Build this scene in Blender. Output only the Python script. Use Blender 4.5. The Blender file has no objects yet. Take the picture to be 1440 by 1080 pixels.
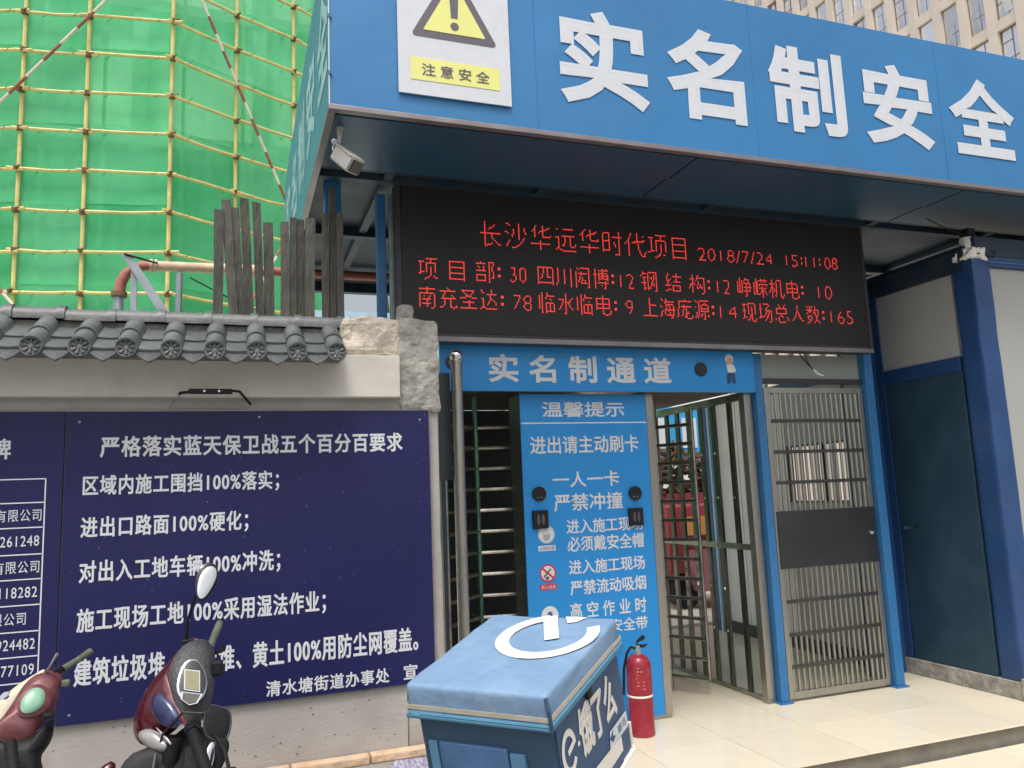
import bpy, bmesh, math, random
import numpy as np
from mathutils import Vector, Matrix, noise

random.seed(7)
R = math.radians
S = bpy.context.scene
COL = S.collection

# ------------------------------------------------------------------ camera
cam_d = bpy.data.cameras.new('camera'); cam = bpy.data.objects.new('camera', cam_d); COL.objects.link(cam)
yaw, pitch, roll = R(19.7), R(7.95), R(-2.35)
fw = Vector((math.sin(yaw)*math.cos(pitch), math.cos(yaw)*math.cos(pitch), math.sin(pitch)))
rt = Vector((math.cos(yaw), -math.sin(yaw), 0)); up = rt.cross(fw)
r2 = rt*math.cos(roll)+up*math.sin(roll); u2 = -rt*math.sin(roll)+up*math.cos(roll)
mm = Matrix((r2, u2, -fw)).transposed().to_4x4(); mm.translation = (0, 0, 1.6)
cam.matrix_world = mm
cam_d.sensor_width = 36; cam_d.lens = 36*1105/1440; cam_d.clip_start = .05; cam_d.clip_end = 3000
S.camera = cam

# ------------------------------------------------------------------ world, sun, exposure
SUN_EL, SUN_AZ = 65, 205        # azimuth clockwise from +Y: behind the camera, slightly left
W = bpy.data.worlds.new('World'); S.world = W; W.use_nodes = True
wn = W.node_tree; wn.nodes.clear()
sky = wn.nodes.new('ShaderNodeTexSky'); sky.sky_type = 'NISHITA'; sky.sun_disc = False
sky.sun_elevation = R(SUN_EL); sky.sun_rotation = R(SUN_AZ)
sky.air_density = 1.0; sky.dust_density = 7.0; sky.ozone_density = .6
hsv = wn.nodes.new('ShaderNodeHueSaturation'); hsv.inputs['Saturation'].default_value = .35
bg = wn.nodes.new('ShaderNodeBackground'); bg.inputs[1].default_value = .15
wo = wn.nodes.new('ShaderNodeOutputWorld')
wn.links.new(sky.outputs[0], hsv.inputs['Color']); wn.links.new(hsv.outputs[0], bg.inputs[0]); wn.links.new(bg.outputs[0], wo.inputs[0])
sd = bpy.data.lights.new('sun', 'SUN'); sd.energy = 1.3; sd.angle = R(14); sd.color = (1, .96, .9)
sun = bpy.data.objects.new('sun', sd); COL.objects.link(sun)
sv = Vector((math.sin(R(SUN_AZ))*math.cos(R(SUN_EL)), math.cos(R(SUN_AZ))*math.cos(R(SUN_EL)), math.sin(R(SUN_EL))))
sun.rotation_euler = sv.to_track_quat('Z', 'Y').to_euler(); sun.location = (0, 0, 30)
S.view_settings.view_transform = 'Standard'; S.view_settings.look = 'None'; S.view_settings.gamma = 1
S.view_settings.use_curve_mapping = False; S.view_settings.exposure = .35

# ------------------------------------------------------------------ materials
MATS = {}
def M(name, col, rough=.6, metal=0., var=.12, scale=6., bump=0., bscale=40., dirt=0., dcol=(.12, .1, .08), dscale=2.5,
      emit=0., trans=0., ani=None, spec=.5, rnd=0., coat=0.):
    if name in MATS: return MATS[name]
    m = bpy.data.materials.new(name); m.use_nodes = True; t = m.node_tree; b = t.nodes['Principled BSDF']
    L = t.links.new; N = t.nodes.new
    tc = N('ShaderNodeTexCoord'); mp = N('ShaderNodeMapping'); L(tc.outputs['Object'], mp.inputs[0])
    if ani: mp.inputs['Scale'].default_value = ani
    b.inputs['Roughness'].default_value = rough; b.inputs['Metallic'].default_value = metal
    b.inputs['Specular IOR Level'].default_value = spec; b.inputs['Coat Weight'].default_value = coat
    n = N('ShaderNodeTexNoise'); n.inputs['Scale'].default_value = scale; n.inputs['Detail'].default_value = 6; n.inputs['Roughness'].default_value = .6
    L(mp.outputs[0], n.inputs['Vector'])
    rp = N('ShaderNodeMapRange'); rp.inputs[1].default_value = .3; rp.inputs[2].default_value = .7
    rp.inputs[3].default_value = 1-var; rp.inputs[4].default_value = 1+var; L(n.outputs['Fac'], rp.inputs[0])
    last = rp.outputs[0]
    if rnd:
        oi = N('ShaderNodeObjectInfo'); r3 = N('ShaderNodeMapRange'); r3.inputs[3].default_value = 1-rnd; r3.inputs[4].default_value = 1+rnd
        L(oi.outputs['Random'], r3.inputs[0]); ml = N('ShaderNodeMath'); ml.operation = 'MULTIPLY'; L(last, ml.inputs[0]); L(r3.outputs[0], ml.inputs[1]); last = ml.outputs[0]
    vm = N('ShaderNodeVectorMath'); vm.operation = 'SCALE'; vm.inputs[0].default_value = col; L(last, vm.inputs['Scale'])
    cout = vm.outputs[0]
    if dirt:
        n2 = N('ShaderNodeTexNoise'); n2.inputs['Scale'].default_value = dscale; n2.inputs['Detail'].default_value = 9; n2.inputs['Roughness'].default_value = .7
        L(mp.outputs[0], n2.inputs['Vector'])
        r2_ = N('ShaderNodeMapRange'); r2_.inputs[1].default_value = .48; r2_.inputs[2].default_value = .72; r2_.inputs[4].default_value = dirt
        L(n2.outputs['Fac'], r2_.inputs[0])
        mx = N('ShaderNodeMix'); mx.data_type = 'RGBA'; L(r2_.outputs[0], mx.inputs[0]); L(cout, mx.inputs[6]); mx.inputs[7].default_value = (*dcol, 1); cout = mx.outputs[2]
        rr = N('ShaderNodeMapRange'); rr.inputs[3].default_value = rough; rr.inputs[4].default_value = min(1, rough+.3); L(r2_.outputs[0], rr.inputs[0]); L(rr.outputs[0], b.inputs['Roughness'])
    L(cout, b.inputs['Base Color'])
    if bump:
        n3 = N('ShaderNodeTexNoise'); n3.inputs['Scale'].default_value = bscale; n3.inputs['Detail'].default_value = 5; L(mp.outputs[0], n3.inputs['Vector'])
        bp = N('ShaderNodeBump'); bp.inputs['Strength'].default_value = bump; bp.inputs['Distance'].default_value = .02; L(n3.outputs['Fac'], bp.inputs['Height']); L(bp.outputs[0], b.inputs['Normal'])
    if emit:
        b.inputs['Emission Color'].default_value = (*col, 1); b.inputs['Emission Strength'].default_value = emit
    if trans: b.inputs['Transmission Weight'].default_value = trans
    m.diffuse_color = (*col, 1); MATS[name] = m; return m

def net_material():
    m = bpy.data.materials.new('green_netting'); m.use_nodes = True; t = m.node_tree; t.nodes.clear(); N = t.nodes.new; L = t.links.new
    out = N('ShaderNodeOutputMaterial'); tc = N('ShaderNodeTexCoord'); n = N('ShaderNodeTexNoise'); n.inputs['Scale'].default_value = .9; n.inputs['Detail'].default_value = 5
    L(tc.outputs['Object'], n.inputs['Vector'])
    oi = N('ShaderNodeObjectInfo'); ad = N('ShaderNodeMath'); ad.operation = 'MULTIPLY_ADD'; L(oi.outputs['Random'], ad.inputs[0]); ad.inputs[1].default_value = .35; L(n.outputs['Fac'], ad.inputs[2])
    cr = N('ShaderNodeValToRGB'); L(ad.outputs[0], cr.inputs[0]); e = cr.color_ramp.elements
    e[0].position = .35; e[0].color = (.10, .66, .28, 1); e[1].position = .95; e[1].color = (.22, .86, .46, 1)
    d = N('ShaderNodeBsdfDiffuse'); tr = N('ShaderNodeBsdfTranslucent'); tp = N('ShaderNodeBsdfTransparent'); tp.inputs[0].default_value = (.75, 1, .82, 1)
    L(cr.outputs[0], d.inputs[0]); L(cr.outputs[0], tr.inputs[0])
    w = N('ShaderNodeTexWave'); w.inputs['Scale'].default_value = 1.1; w.inputs['Distortion'].default_value = 4; L(tc.outputs['Object'], w.inputs['Vector'])
    bp = N('ShaderNodeBump'); bp.inputs['Strength'].default_value = .25; bp.inputs['Distance'].default_value = .05; L(w.outputs['Fac'], bp.inputs['Height']); L(bp.outputs[0], d.inputs['Normal'])
    m1 = N('ShaderNodeMixShader'); m1.inputs[0].default_value = .5; L(d.outputs[0], m1.inputs[1]); L(tr.outputs[0], m1.inputs[2])
    m2 = N('ShaderNodeMixShader'); m2.inputs[0].default_value = .2; L(m1.outputs[0], m2.inputs[1]); L(tp.outputs[0], m2.inputs[2]); L(m2.outputs[0], out.inputs[0])
    return m

steel = M('brushed_stainless', (.42, .40, .365), .33, .95, .2, 3, .15, 60, .35, (.16, .14, .11), 3, ani=(1, 1, .2))
chrome = M('chrome', (.72, .72, .72), .08, 1, .03)
steeld = M('dull_stainless', (.36, .35, .32), .3, .95, .35, 8, .1, 60)
steelg = M('stainless_net_reflection', (.14, .30, .20), .35, .7, .5, 3, ani=(1, 1, .6))  # plain steel; the net's green reflection is painted into its colour
bannerblue = M('banner_vinyl_blue', (.028, .175, .40), .42, 0, .09, 1.0, .35, 2.2, .3, (.05, .20, .37), 1.1)
bannerteal = M('banner_vinyl_green_bounce', (.045, .24, .30), .55, 0, .1, 1.2, .4, 2.2)  # same blue vinyl, green bounce from the netting mixed into the colour
white_print = M('white_print', (.62, .64, .67), .5, 0, .03)
white_dim = M('white_vinyl_lettering', (.58, .61, .655), .5, 0, .04, 20)
noticeblue = M('notice_board_blue', (.014, .235, .60), .35, 0, .05, 3)
navy = M('navy_sign_board', (.010, .012, .075), .4, 0, .12, 2, .06, 5, .10, (.05, .05, .09), 30, spec=.35)
yellowp = M('yellow_print', (.72, .72, .24), .5, 0, .03)
blackp = M('black_print', (.11, .10, .115), .5, 0, .03)
redp = M('red_print', (.5, .02, .03), .5)
skinp = M('skin_print', (.6, .38, .28), .5)
postblue = M('post_paint_light_blue', (.025, .15, .36), .42, 0, .12, 5, .05, 30, .45, (.07, .12, .18), 4)
darkblue = M('door_steel_dark_blue', (.020, .052, .082), .45, 0, .12, 3, .05, 20, .3, (.05, .09, .12), 3)
roomblue = M('guard_room_blue', (.016, .056, .165), .4, 0, .12, 3, .12, 6, .35, (.06, .1, .2), 2)
beamdark = M('roof_beam_paint', (.014, .032, .052), .5, 0, .15, 4, .05, 30, .3, (.08, .07, .06), 4)
panelw = M('sandwich_panel_white', (.37, .375, .36), .45, 0, .06, 2, .05, 3, .25, (.38, .36, .32), 3)
concrete = M('rough_concrete', (.34, .325, .29), .95, 0, .35, 7, .9, 22, .9, (.085, .08, .078), 5)
mortar = M('pale_mortar', (.58, .52, .43), .95, 0, .22, 9, 1, 26, .55, (.34, .28, .21), 8)
wallgrey = M('wall_render_grey', (.375, .355, .33), .85, 0, .10, 1.5, .16, 60, .6, (.25, .23, .205), 1.6)
wallband = M('wall_band_grey', (.60, .57, .52), .85, 0, .07, 2, .12, 60, .3, (.25, .23, .2), 3)
tilem = M('glazed_dark_tile', (.085, .098, .10), .42, 0, .2, 12, .2, 30, .5, (.22, .21, .19), 9, rnd=.14)
floortile = M('cream_floor_tile', (.70, .64, .50), .16, 0, .07, 1.4, .03, 10, .45, (.50, .44, .34), 1.3, rnd=.04)
riser = M('step_riser_stone', (.18, .165, .14), .7, 0, .2, 8, .2, 40, .5, (.14, .12, .1), 5)
asphalt = M('street_concrete', (.26, .255, .24), .9, 0, .2, 3, .5, 60, .5, (.12, .11, .1), 1.5)
earth = M('site_ground', (.62, .58, .50), .95, 0, .2, 1, .4, 20, .4, (.25, .22, .18), .8)
kerbm = M('kerb_mortar_strip', (.52, .36, .24), .9, 0, .25, 10, .5, 30, .5, (.4, .36, .3), 6, rnd=.12)
yelpole = M('yellow_scaffold_paint', (.60, .52, .20), .5, 0, .15, 4, .1, 30, .45, (.36, .30, .15), 5)
rustc = M('rusty_coupler', (.20, .12, .06), .8, .3, .3, 20)
redwhite_r = M('brace_red_paint', (.26, .09, .055), .6, 0, .2, 6)
redwhite_w = M('brace_white_paint', (.60, .57, .48), .6, 0, .15, 6)
stakem = M('weathered_dark_board', (.085, .083, .072), .9, 0, .35, 30, .9, 70, .5, (.16, .15, .12), 12, ani=(1, 1, .15), rnd=.25)
pipered = M('fire_pipe_red', (.36, .12, .09), .6, 0, .2, 8, .1, 30, .5, (.5, .36, .24), 6)
pipecream = M('pipe_cream_paint', (.62, .47, .33), .6, 0, .2, 8, .1, 30, .5, (.42, .13, .08), 7)
galv = M('galvanised_steel', (.33, .38, .40), .45, .6, .2, 8)
ledblack = M('led_face', (.012, .009, .010), .5, 0, .15, 3)
ledframe = M('led_frame', (.05, .047, .05), .4, .4, .1)
aluframe = M('aluminium_trim', (.26, .235, .24), .4, .7, .15, 5)
blackpl = M('black_plastic', (.010, .010, .012), .55, 0, .2, 8, .1, 80, spec=.28)
blackgloss = M('black_gloss', (.012, .012, .016), .12, 0, .1)
maroon = M('maroon_bodywork', (.075, .008, .014), .22, .25, .15, 3, coat=.6)
pinkmar = M('faded_maroon_bodywork', (.13, .038, .046), .35, .15, .15, 6, .05, 40, .3, (.45, .3, .25), 8)
creampl = M('cream_bodywork', (.62, .57, .44), .35, 0, .08, 4, coat=.3)
greypl = M('grey_dash_plastic', (.034, .034, .04), .5, 0, .2, 8, .25, 90, .2, (.12, .11, .1), 12)
greendial = M('green_dial', (.20, .40, .27), .35, 0, .25, 12, coat=.3)
lcdm = M('lcd_tan', (.27, .25, .15), .2, 0, .1, 15)
lcdg = M('lcd_grey', (.10, .095, .09), .3, 0, .1)
lensblue = M('headlamp_lens', (.03, .035, .09), .08, .3, .6, 14)
lensgrey = M('lamp_lens_grey', (.32, .31, .30), .2, .3, .3, 12)
greengrey = M('worn_grip', (.10, .12, .085), .6, 0, .3, 14, .3, 60)
boxblue = M('box_lid_skylit_blue', (.17, .28, .43), .5, 0, .12, 5, .9, 6, .35, (.26, .33, .40), 5)  # lid blue painted paler than the sides to carry the sky's reflection
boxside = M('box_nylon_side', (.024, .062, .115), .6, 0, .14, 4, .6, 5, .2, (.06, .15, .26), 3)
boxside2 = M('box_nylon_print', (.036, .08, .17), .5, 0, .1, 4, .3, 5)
reflect = M('reflective_tape', (.50, .46, .38), .35, .2, .12, 12)
whitepr = M('white_box_print', (.80, .76, .68), .5, 0, .05)
extred = M('extinguisher_red', (.26, .018, .032), .3, 0, .14, 6, .05, 20, .2, (.5, .15, .14), 6)
foam = M('white_foam', (.88, .85, .78), .95, 0, .1, 14, 1, 30)
camgrey = M('camera_housing', (.40, .40, .36), .5, .2, .12, 9, 0, 10, .3, (.2, .16, .1), 10)
towerstone = M('tower_stone', (.60, .54, .475), .8, 0, .06, .5, rnd=.05)
towerglass = M('tower_glass', (.86, .88, .92), .06, .9, .35, .25, rnd=.25)
towerframe = M('tower_window_frame', (.22, .19, .17), .5, .3, .1)
slabm = M('raw_concrete_slab', (.40, .40, .37), .9, 0, .15, .6)
palew = M('pale_building_wall', (.80, .80, .76), .8, 0, .1, .5)
darkpanel = M('dark_side_panel', (.05, .058, .068), .4, .3, .15, 3)
scrap = M('rusty_scrap', (.10, .055, .035), .9, .2, .5, 8)
cyanb = M('cyan_board', (.03, .33, .66), .4, 0, .1, 2)
redmach = M('red_machine_paint', (.26, .03, .045), .4, 0, .2, 2, 0, 10, .3, (.15, .08, .07), 3)
orangeb = M('orange_board', (.7, .30, .08), .6, 0, .2, 3)
leafm = M('leaf', (.05, .10, .03), .7, 0, .4, 3)
barkm = M('bark', (.08, .06, .04), .9)

def ceiling_material():
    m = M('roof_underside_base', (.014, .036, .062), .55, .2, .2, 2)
    m2 = m.copy(); m2.name = 'roof_underside'; t = m2.node_tree; N = t.nodes.new; L = t.links.new; b = t.nodes['Principled BSDF']
    src = b.inputs['Base Color'].links[0].from_socket
    tc = N('ShaderNodeTexCoord'); br = N('ShaderNodeTexBrick'); br.inputs['Scale'].default_value = 9; br.inputs['Mortar Size'].default_value = .025
    br.inputs['Color1'].default_value = (.035, .055, .07, 1); br.inputs['Color2'].default_value = (.05, .07, .085, 1); br.inputs['Mortar'].default_value = (.11, .13, .14, 1)
    L(tc.outputs['Object'], br.inputs['Vector'])
    n = N('ShaderNodeTexNoise'); n.inputs['Scale'].default_value = .8; n.inputs['Detail'].default_value = 4; L(tc.outputs['Object'], n.inputs['Vector'])
    mr = N('ShaderNodeMapRange'); mr.inputs[1].default_value = .48; mr.inputs[2].default_value = .56; L(n.outputs['Fac'], mr.inputs[0])
    mx = N('ShaderNodeMix'); mx.data_type = 'RGBA'; L(mr.outputs[0], mx.inputs[0]); L(src, mx.inputs[6]); L(br.outputs[0], mx.inputs[7]); L(mx.outputs[2], b.inputs['Base Color'])
    return m2
ceilm = ceiling_material()
netm = net_material()

# ------------------------------------------------------------------ mesh builder
class MB:
    def __init__(s): s.v = []; s.f = []
    def add(s, vs, fs):
        n = len(s.v); s.v += [tuple(v) for v in vs]; s.f += [tuple(i+n for i in f) for f in fs]; return s
    def box(s, x0, y0, z0, x1, y1, z1, b=0.):
        if b:
            bm = bmesh.new(); bmesh.ops.create_cube(bm, size=1)
            for v in bm.verts: v.co = Vector(((x0+x1)/2+v.co.x*(x1-x0), (y0+y1)/2+v.co.y*(y1-y0), (z0+z1)/2+v.co.z*(z1-z0)))
            bmesh.ops.bevel(bm, geom=bm.edges[:], offset=b, segments=2, affect='EDGES', profile=.5)
            bm.verts.index_update(); s.add([v.co for v in bm.verts], [[v.index for v in f.verts] for f in bm.faces]); bm.free(); return s
        return s.add([(x0,y0,z0),(x1,y0,z0),(x1,y1,z0),(x0,y1,z0),(x0,y0,z1),(x1,y0,z1),(x1,y1,z1),(x0,y1,z1)],
                     [(0,3,2,1),(4,5,6,7),(0,1,5,4),(1,2,6,5),(2,3,7,6),(3,0,4,7)])
    def tube(s, pts, r, n=10, cap=True):
        pts = [Vector(p) for p in pts]; rs = r if isinstance(r, (list, tuple)) else [r]*len(pts); vs = []; fs = []
        prev = None
        for i, p in enumerate(pts):
            d = (pts[min(i+1, len(pts)-1)]-pts[max(i-1, 0)]).normalized()
            if prev is None: a = d.orthogonal().normalized()
            else: a = (prev-d*prev.dot(d)).normalized()
            prev = a; b = d.cross(a)
            for k in range(n):
                t = 2*math.pi*k/n; vs.append(p+(a*math.cos(t)+b*math.sin(t))*rs[i])
        for i in range(len(pts)-1):
            for k in range(n): fs.append((i*n+k, i*n+(k+1) % n, (i+1)*n+(k+1) % n, (i+1)*n+k))
        if cap: fs.append(tuple(range(n-1, -1, -1))); fs.append(tuple((len(pts)-1)*n+k for k in range(n)))
        return s.add(vs, fs)
    def lathe(s, prof, c=(0, 0, 0), n=24):
        vs = []; fs = []
        for r, z in prof:
            for k in range(n): t = 2*math.pi*k/n; vs.append((c[0]+r*math.cos(t), c[1]+r*math.sin(t), c[2]+z))
        for i in range(len(prof)-1):
            for k in range(n): fs.append((i*n+k, i*n+(k+1) % n, (i+1)*n+(k+1) % n, (i+1)*n+k))
        fs.append(tuple(range(n-1, -1, -1))); fs.append(tuple((len(prof)-1)*n+k for k in range(n)))
        return s.add(vs, fs)
    def poly(s, pts, d):      # pts in 3-D, extruded by vector d
        n = len(pts); d = Vector(d); vs = [Vector(p) for p in pts]+[Vector(p)+d for p in pts]
        return s.add(vs, [tuple(range(n)), tuple(range(2*n-1, n-1, -1))]+[(i, i+n, (i+1) % n+n, (i+1) % n) for i in range(n)])
    def disc(s, c, U, V, r, n=28, r0=0., d=None):
        c, U, V = Vector(c), Vector(U), Vector(V); ring = [c+(U*math.cos(2*math.pi*k/n)+V*math.sin(2*math.pi*k/n))*r for k in range(n)]
        if r0:
            inn = [c+(U*math.cos(2*math.pi*k/n)+V*math.sin(2*math.pi*k/n))*r0 for k in range(n)]
            return s.add(ring+inn, [(k, (k+1) % n, n+(k+1) % n, n+k) for k in range(n)])
        if d: return s.poly(ring, d)
        return s.add(ring, [tuple(range(n))])
    def quad(s, O, U, V, u0, v0, u1, v1):
        O, U, V = Vector(O), Vector(U), Vector(V)
        return s.add([O+U*u0+V*v0, O+U*u1+V*v0, O+U*u1+V*v1, O+U*u0+V*v1], [(0, 1, 2, 3)])

def fin(name, mb, mat, parent=None, origin=None, smooth=False, label=None, cat=None, group=None, kind=None):
    """link MB as one object; vertices are in world coordinates (or the parent's local frame if it carries 'local')"""
    if parent is not None and parent.get('_local'):
        o0 = Vector(origin) if origin else Vector((0, 0, 0)); loc = o0; sh = o0
    else:
        P = Vector(parent['_w']) if parent is not None else Vector((0, 0, 0))
        o0 = Vector(origin) if origin else (P if parent is not None else None)
        if o0 is None:
            a = np.array(mb.v); o0 = Vector(((a[:, 0].min()+a[:, 0].max())/2, (a[:, 1].min()+a[:, 1].max())/2, a[:, 2].min()))
        loc = o0-P; sh = o0
    me = bpy.data.meshes.new(name); me.from_pydata([tuple(Vector(v)-sh) for v in mb.v], [], mb.f); me.validate(); me.update()
    bm = bmesh.new(); bm.from_mesh(me); bmesh.ops.recalc_face_normals(bm, faces=bm.faces[:]); bm.to_mesh(me); bm.free()
    if smooth:
        me.polygons.foreach_set('use_smooth', [True]*len(me.polygons)); 
        try: me.set_sharp_from_angle(angle=R(38))
        except Exception: pass
    if mat: me.materials.append(mat)
    o = bpy.data.objects.new(name, me); COL.objects.link(o); o.location = loc
    if parent is not None: o.parent = parent
    if parent is not None and parent.get('_local'): o['_local'] = 1
    o['_w'] = tuple(o0)
    tag(o, label, cat, group, kind); return o
def tag(o, label=None, cat=None, group=None, kind=None):
    for k, v in (('label', label), ('category', cat), ('group', group), ('kind', kind)):
        if v: o[k] = v
    return o
def thing(name, label, cat, loc=(0, 0, 0), group=None, kind=None):
    o = bpy.data.objects.new(name, None); COL.objects.link(o); o.location = loc; o['_w'] = tuple(loc); o.empty_display_size = .1
    return tag(o, label, cat, group, kind)
def inst(src, name, parent, wloc, rot=None, scale=None):
    o = bpy.data.objects.new(name, src.data if hasattr(src, 'data') else src); COL.objects.link(o); o.parent = parent
    o.location = Vector(wloc)-Vector(parent['_w']); o['_w'] = tuple(wloc)
    if rot: o.rotation_euler = rot
    if scale: o.scale = scale
    return o

# ------------------------------------------------------------------ lettering
def glyph_mesh(s, off=0., res=3, spacing=1.):
    c = bpy.data.curves.new('t', 'FONT'); c.body = s; c.offset = off; c.resolution_u = res; c.space_character = spacing
    o = bpy.data.objects.new('t', c); COL.objects.link(o)
    dg = bpy.context.evaluated_depsgraph_get(); dg.update()
    me = bpy.data.meshes.new_from_object(o.evaluated_get(dg)); me.calc_loop_triangles()
    v = np.array([x.co[:2] for x in me.vertices]); f = [tuple(p.vertices) for p in me.polygons]
    t = np.array([tuple(x.vertices) for x in me.loop_triangles])
    bpy.data.objects.remove(o); bpy.data.curves.remove(c); bpy.data.meshes.remove(me)
    return v, f, t
def text(s, parent, O, w, h, mat=None, U=(1, 0, 0), V=(0, 0, 1), off=.0, name='lettering', spacing=1., shear=0.):
    v, f, t = glyph_mesh(s, 0, 3, spacing); mn, mx = v.min(0), v.max(0); em = h/(mx-mn)[1]
    O, U, V = Vector(O), Vector(U), Vector(V); nn = U.cross(V).normalized(); mb = MB()
    d = off*em; uv = (v-mn)/(mx-mn); P2 = [np.array((d+a*(w-2*d), d+b*(h-2*d))) for a, b in uv]
    mb.add([O+U*q[0]+V*q[1] for q in P2], f)
    if d > 0:          # heavier strokes: a mitred rim around every outline
        nxt = {}; es = {}
        tot = sum(P2[fc[i]][0]*P2[fc[(i+1) % len(fc)]][1]-P2[fc[(i+1) % len(fc)]][0]*P2[fc[i]][1] for fc in f for i in range(len(fc)))
        for fc in f:
            g = fc if tot > 0 else fc[::-1]
            for i in range(len(g)): es[(g[i], g[(i+1) % len(g)])] = 1
        for (p, q) in es:
            if (q, p) not in es: nxt[p] = q
        seen = set(); li = 0
        for st in list(nxt):
            if st in seen: continue
            loop = []; c = st
            while c not in seen and c in nxt: seen.add(c); loop.append(c); c = nxt[c]
            if len(loop) < 3: continue
            L_ = [P2[i] for i in loop]; keep = [L_[0]]
            for q in L_[1:]:
                if np.linalg.norm(q-keep[-1]) > 1e-6: keep.append(q)
            n_ = len(keep); outp = []
            for i in range(n_):
                e0 = keep[i]-keep[i-1]; e1 = keep[(i+1) % n_]-keep[i]; e0 = e0/(np.linalg.norm(e0)+1e-12); e1 = e1/(np.linalg.norm(e1)+1e-12)
                n0 = np.array((e0[1], -e0[0])); n1 = np.array((e1[1], -e1[0])); m_ = n0+n1; l_ = np.linalg.norm(m_)
                m_ = n0 if l_ < 1e-6 else m_/l_; k_ = min(1.5, 1/max(.2, float(m_@n0))); outp.append(keep[i]+m_*d*k_)
            dep = nn*(.0001+.00003*(li % 5)); dep2 = nn*(.0005+.00003*(li % 5)); li += 1
            mb.add([O+U*q[0]+V*q[1]+dep2 for q in keep]+[O+U*q[0]+V*q[1]+dep for q in outp], [(i, (i+1) % n_, n_+(i+1) % n_, n_+i) for i in range(n_)])
    return fin(name, mb, mat or white_print, parent)

print('setting')
# ------------------------------------------------------------------ the setting: ground
mb = MB(); mb.add([(-900, -900, -.25), (900, -900, -.25), (900, 900, -.25), (-900, 900, -.25)], [(0, 1, 2, 3)])
fin('street', mb, asphalt, kind='structure')
mb = MB().box(-70, 4.66, -.24, 1.15, 90, -.03); mb.box(1.15, 8.4, -.24, 90, 90, -.034)
fin('construction_yard', mb, earth, kind='structure')
# entrance platform with floor tiles
plat = thing('entrance_platform', None, None, (4.5, 6, -.24), kind='structure')
fin('platform_base', MB().box(1.16, 3.97, -.24, 9.0, 8.4, -.014), riser, plat)
fin('lower_step', MB().box(1.5, 3.3, -.24, 9.0, 3.968, -.132), riser, plat)
tm = MB().box(0, 0, 0, .594, .594, .014, .0015)
t0 = None
for i in range(13):
    for j in range(7):
        x, y = 1.18+.6*i, 3.945+.6*j+(0 if j else 0)
        if y+.6 > 8.4 or x+.6 > 9.05: continue
        if t0 is None: t0 = fin('floor_tile', MB().box(x, y, -.012, x+.597, y+.597, .0), floortile, plat, (x, y, -.012))
        else: inst(t0, 'floor_tile', plat, (x, y, -.012))
for i in range(13):
    x = 1.52+.6*i
    if x+.6 > 9.05: break
    inst(t0, 'floor_tile', plat, (x, 3.35, -.130))
# raised ledge and kerb under the boundary wall
ledge = thing('ledge', None, None, (-1, 4.2, -.24), kind='structure')
fin('ledge_slab', MB().box(-6, 3.95, -.24, 1.12, 4.385, .24), asphalt, ledge)
k0 = None
for i in range(18):
    x = 1.09-.4*(i+1)
    if k0 is None: k0 = fin('kerb_stone', MB().box(x, 4.325, .24, x+.393, 4.394, .285, .008), kerbm, ledge, (x, 4.325, .24))
    else: inst(k0, 'kerb_stone', ledge, (x, 4.325+random.uniform(-.006, .004), .24))

# ------------------------------------------------------------------ boundary wall
print('wall')
wall = thing('boundary_wall', 'grey rendered wall capped with dark tiles, broken concrete at its right end', 'wall', (-1.5, 4.5, -.2))
fin('lower_wall', MB().box(-6, 4.40, -.2, .90, 4.64, 2.162), wallgrey, wall)
fin('cap_band', MB().box(-6, 4.335, 2.162, .885, 4.70, 2.40, .006), wallband, wall)
def rough_block(x0, y0, z0, x1, y1, z1, n, amp, sc, seed, bev=.03):
    bm = bmesh.new(); bmesh.ops.create_cube(bm, size=1)
    for v in bm.verts: v.co = Vector(((x0+x1)/2+v.co.x*(x1-x0), (y0+y1)/2+v.co.y*(y1-y0), (z0+z1)/2+v.co.z*(z1-z0)))
    bmesh.ops.bevel(bm, geom=bm.edges[:], offset=bev, segments=2, affect='EDGES', profile=.5)
    for _ in range(n): bmesh.ops.subdivide_edges(bm, edges=[e for e in bm.edges if e.calc_length() > .02], cuts=1, use_grid_fill=True)
    bmesh.ops.triangulate(bm, faces=bm.faces[:])
    bm.normal_update()
    sd_ = Vector((seed*3.1, seed*7.7, seed))
    for v in bm.verts:
        k = noise.fractal(v.co*sc+sd_, 1, 2, 4)+.5*noise.noise(v.co*sc*.35+sd_)
        v.co += v.normal*amp*k
    bm.verts.index_update(); mb = MB(); mb.add([v.co for v in bm.verts], [[v.index for v in f.verts] for f in bm.faces]); bm.free(); return mb
fin('wall_end', rough_block(.905, 4.412, -.2, 1.118, 4.66, 2.10, 4, .004, 12, 4, .01), wallgrey, wall)
fin('broken_pillar', rough_block(.885, 4.39, 2.09, 1.125, 4.70, 2.63, 5, .016, 9, 1, .02), concrete, wall, smooth=False, label='rough grey concrete pillar at the end of the wall')
fin('mortar_lump', rough_block(.56, 4.37, 2.385, .93, 4.68, 2.645, 5, .03, 6, 2, .05), mortar, wall, label='pale crumbling mortar between tiles and pillar')
fin('concrete_chunk', rough_block(.925, 4.47, 2.62, 1.0, 4.58, 2.73, 3, .02, 12, 3, .015), concrete, wall)
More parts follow.
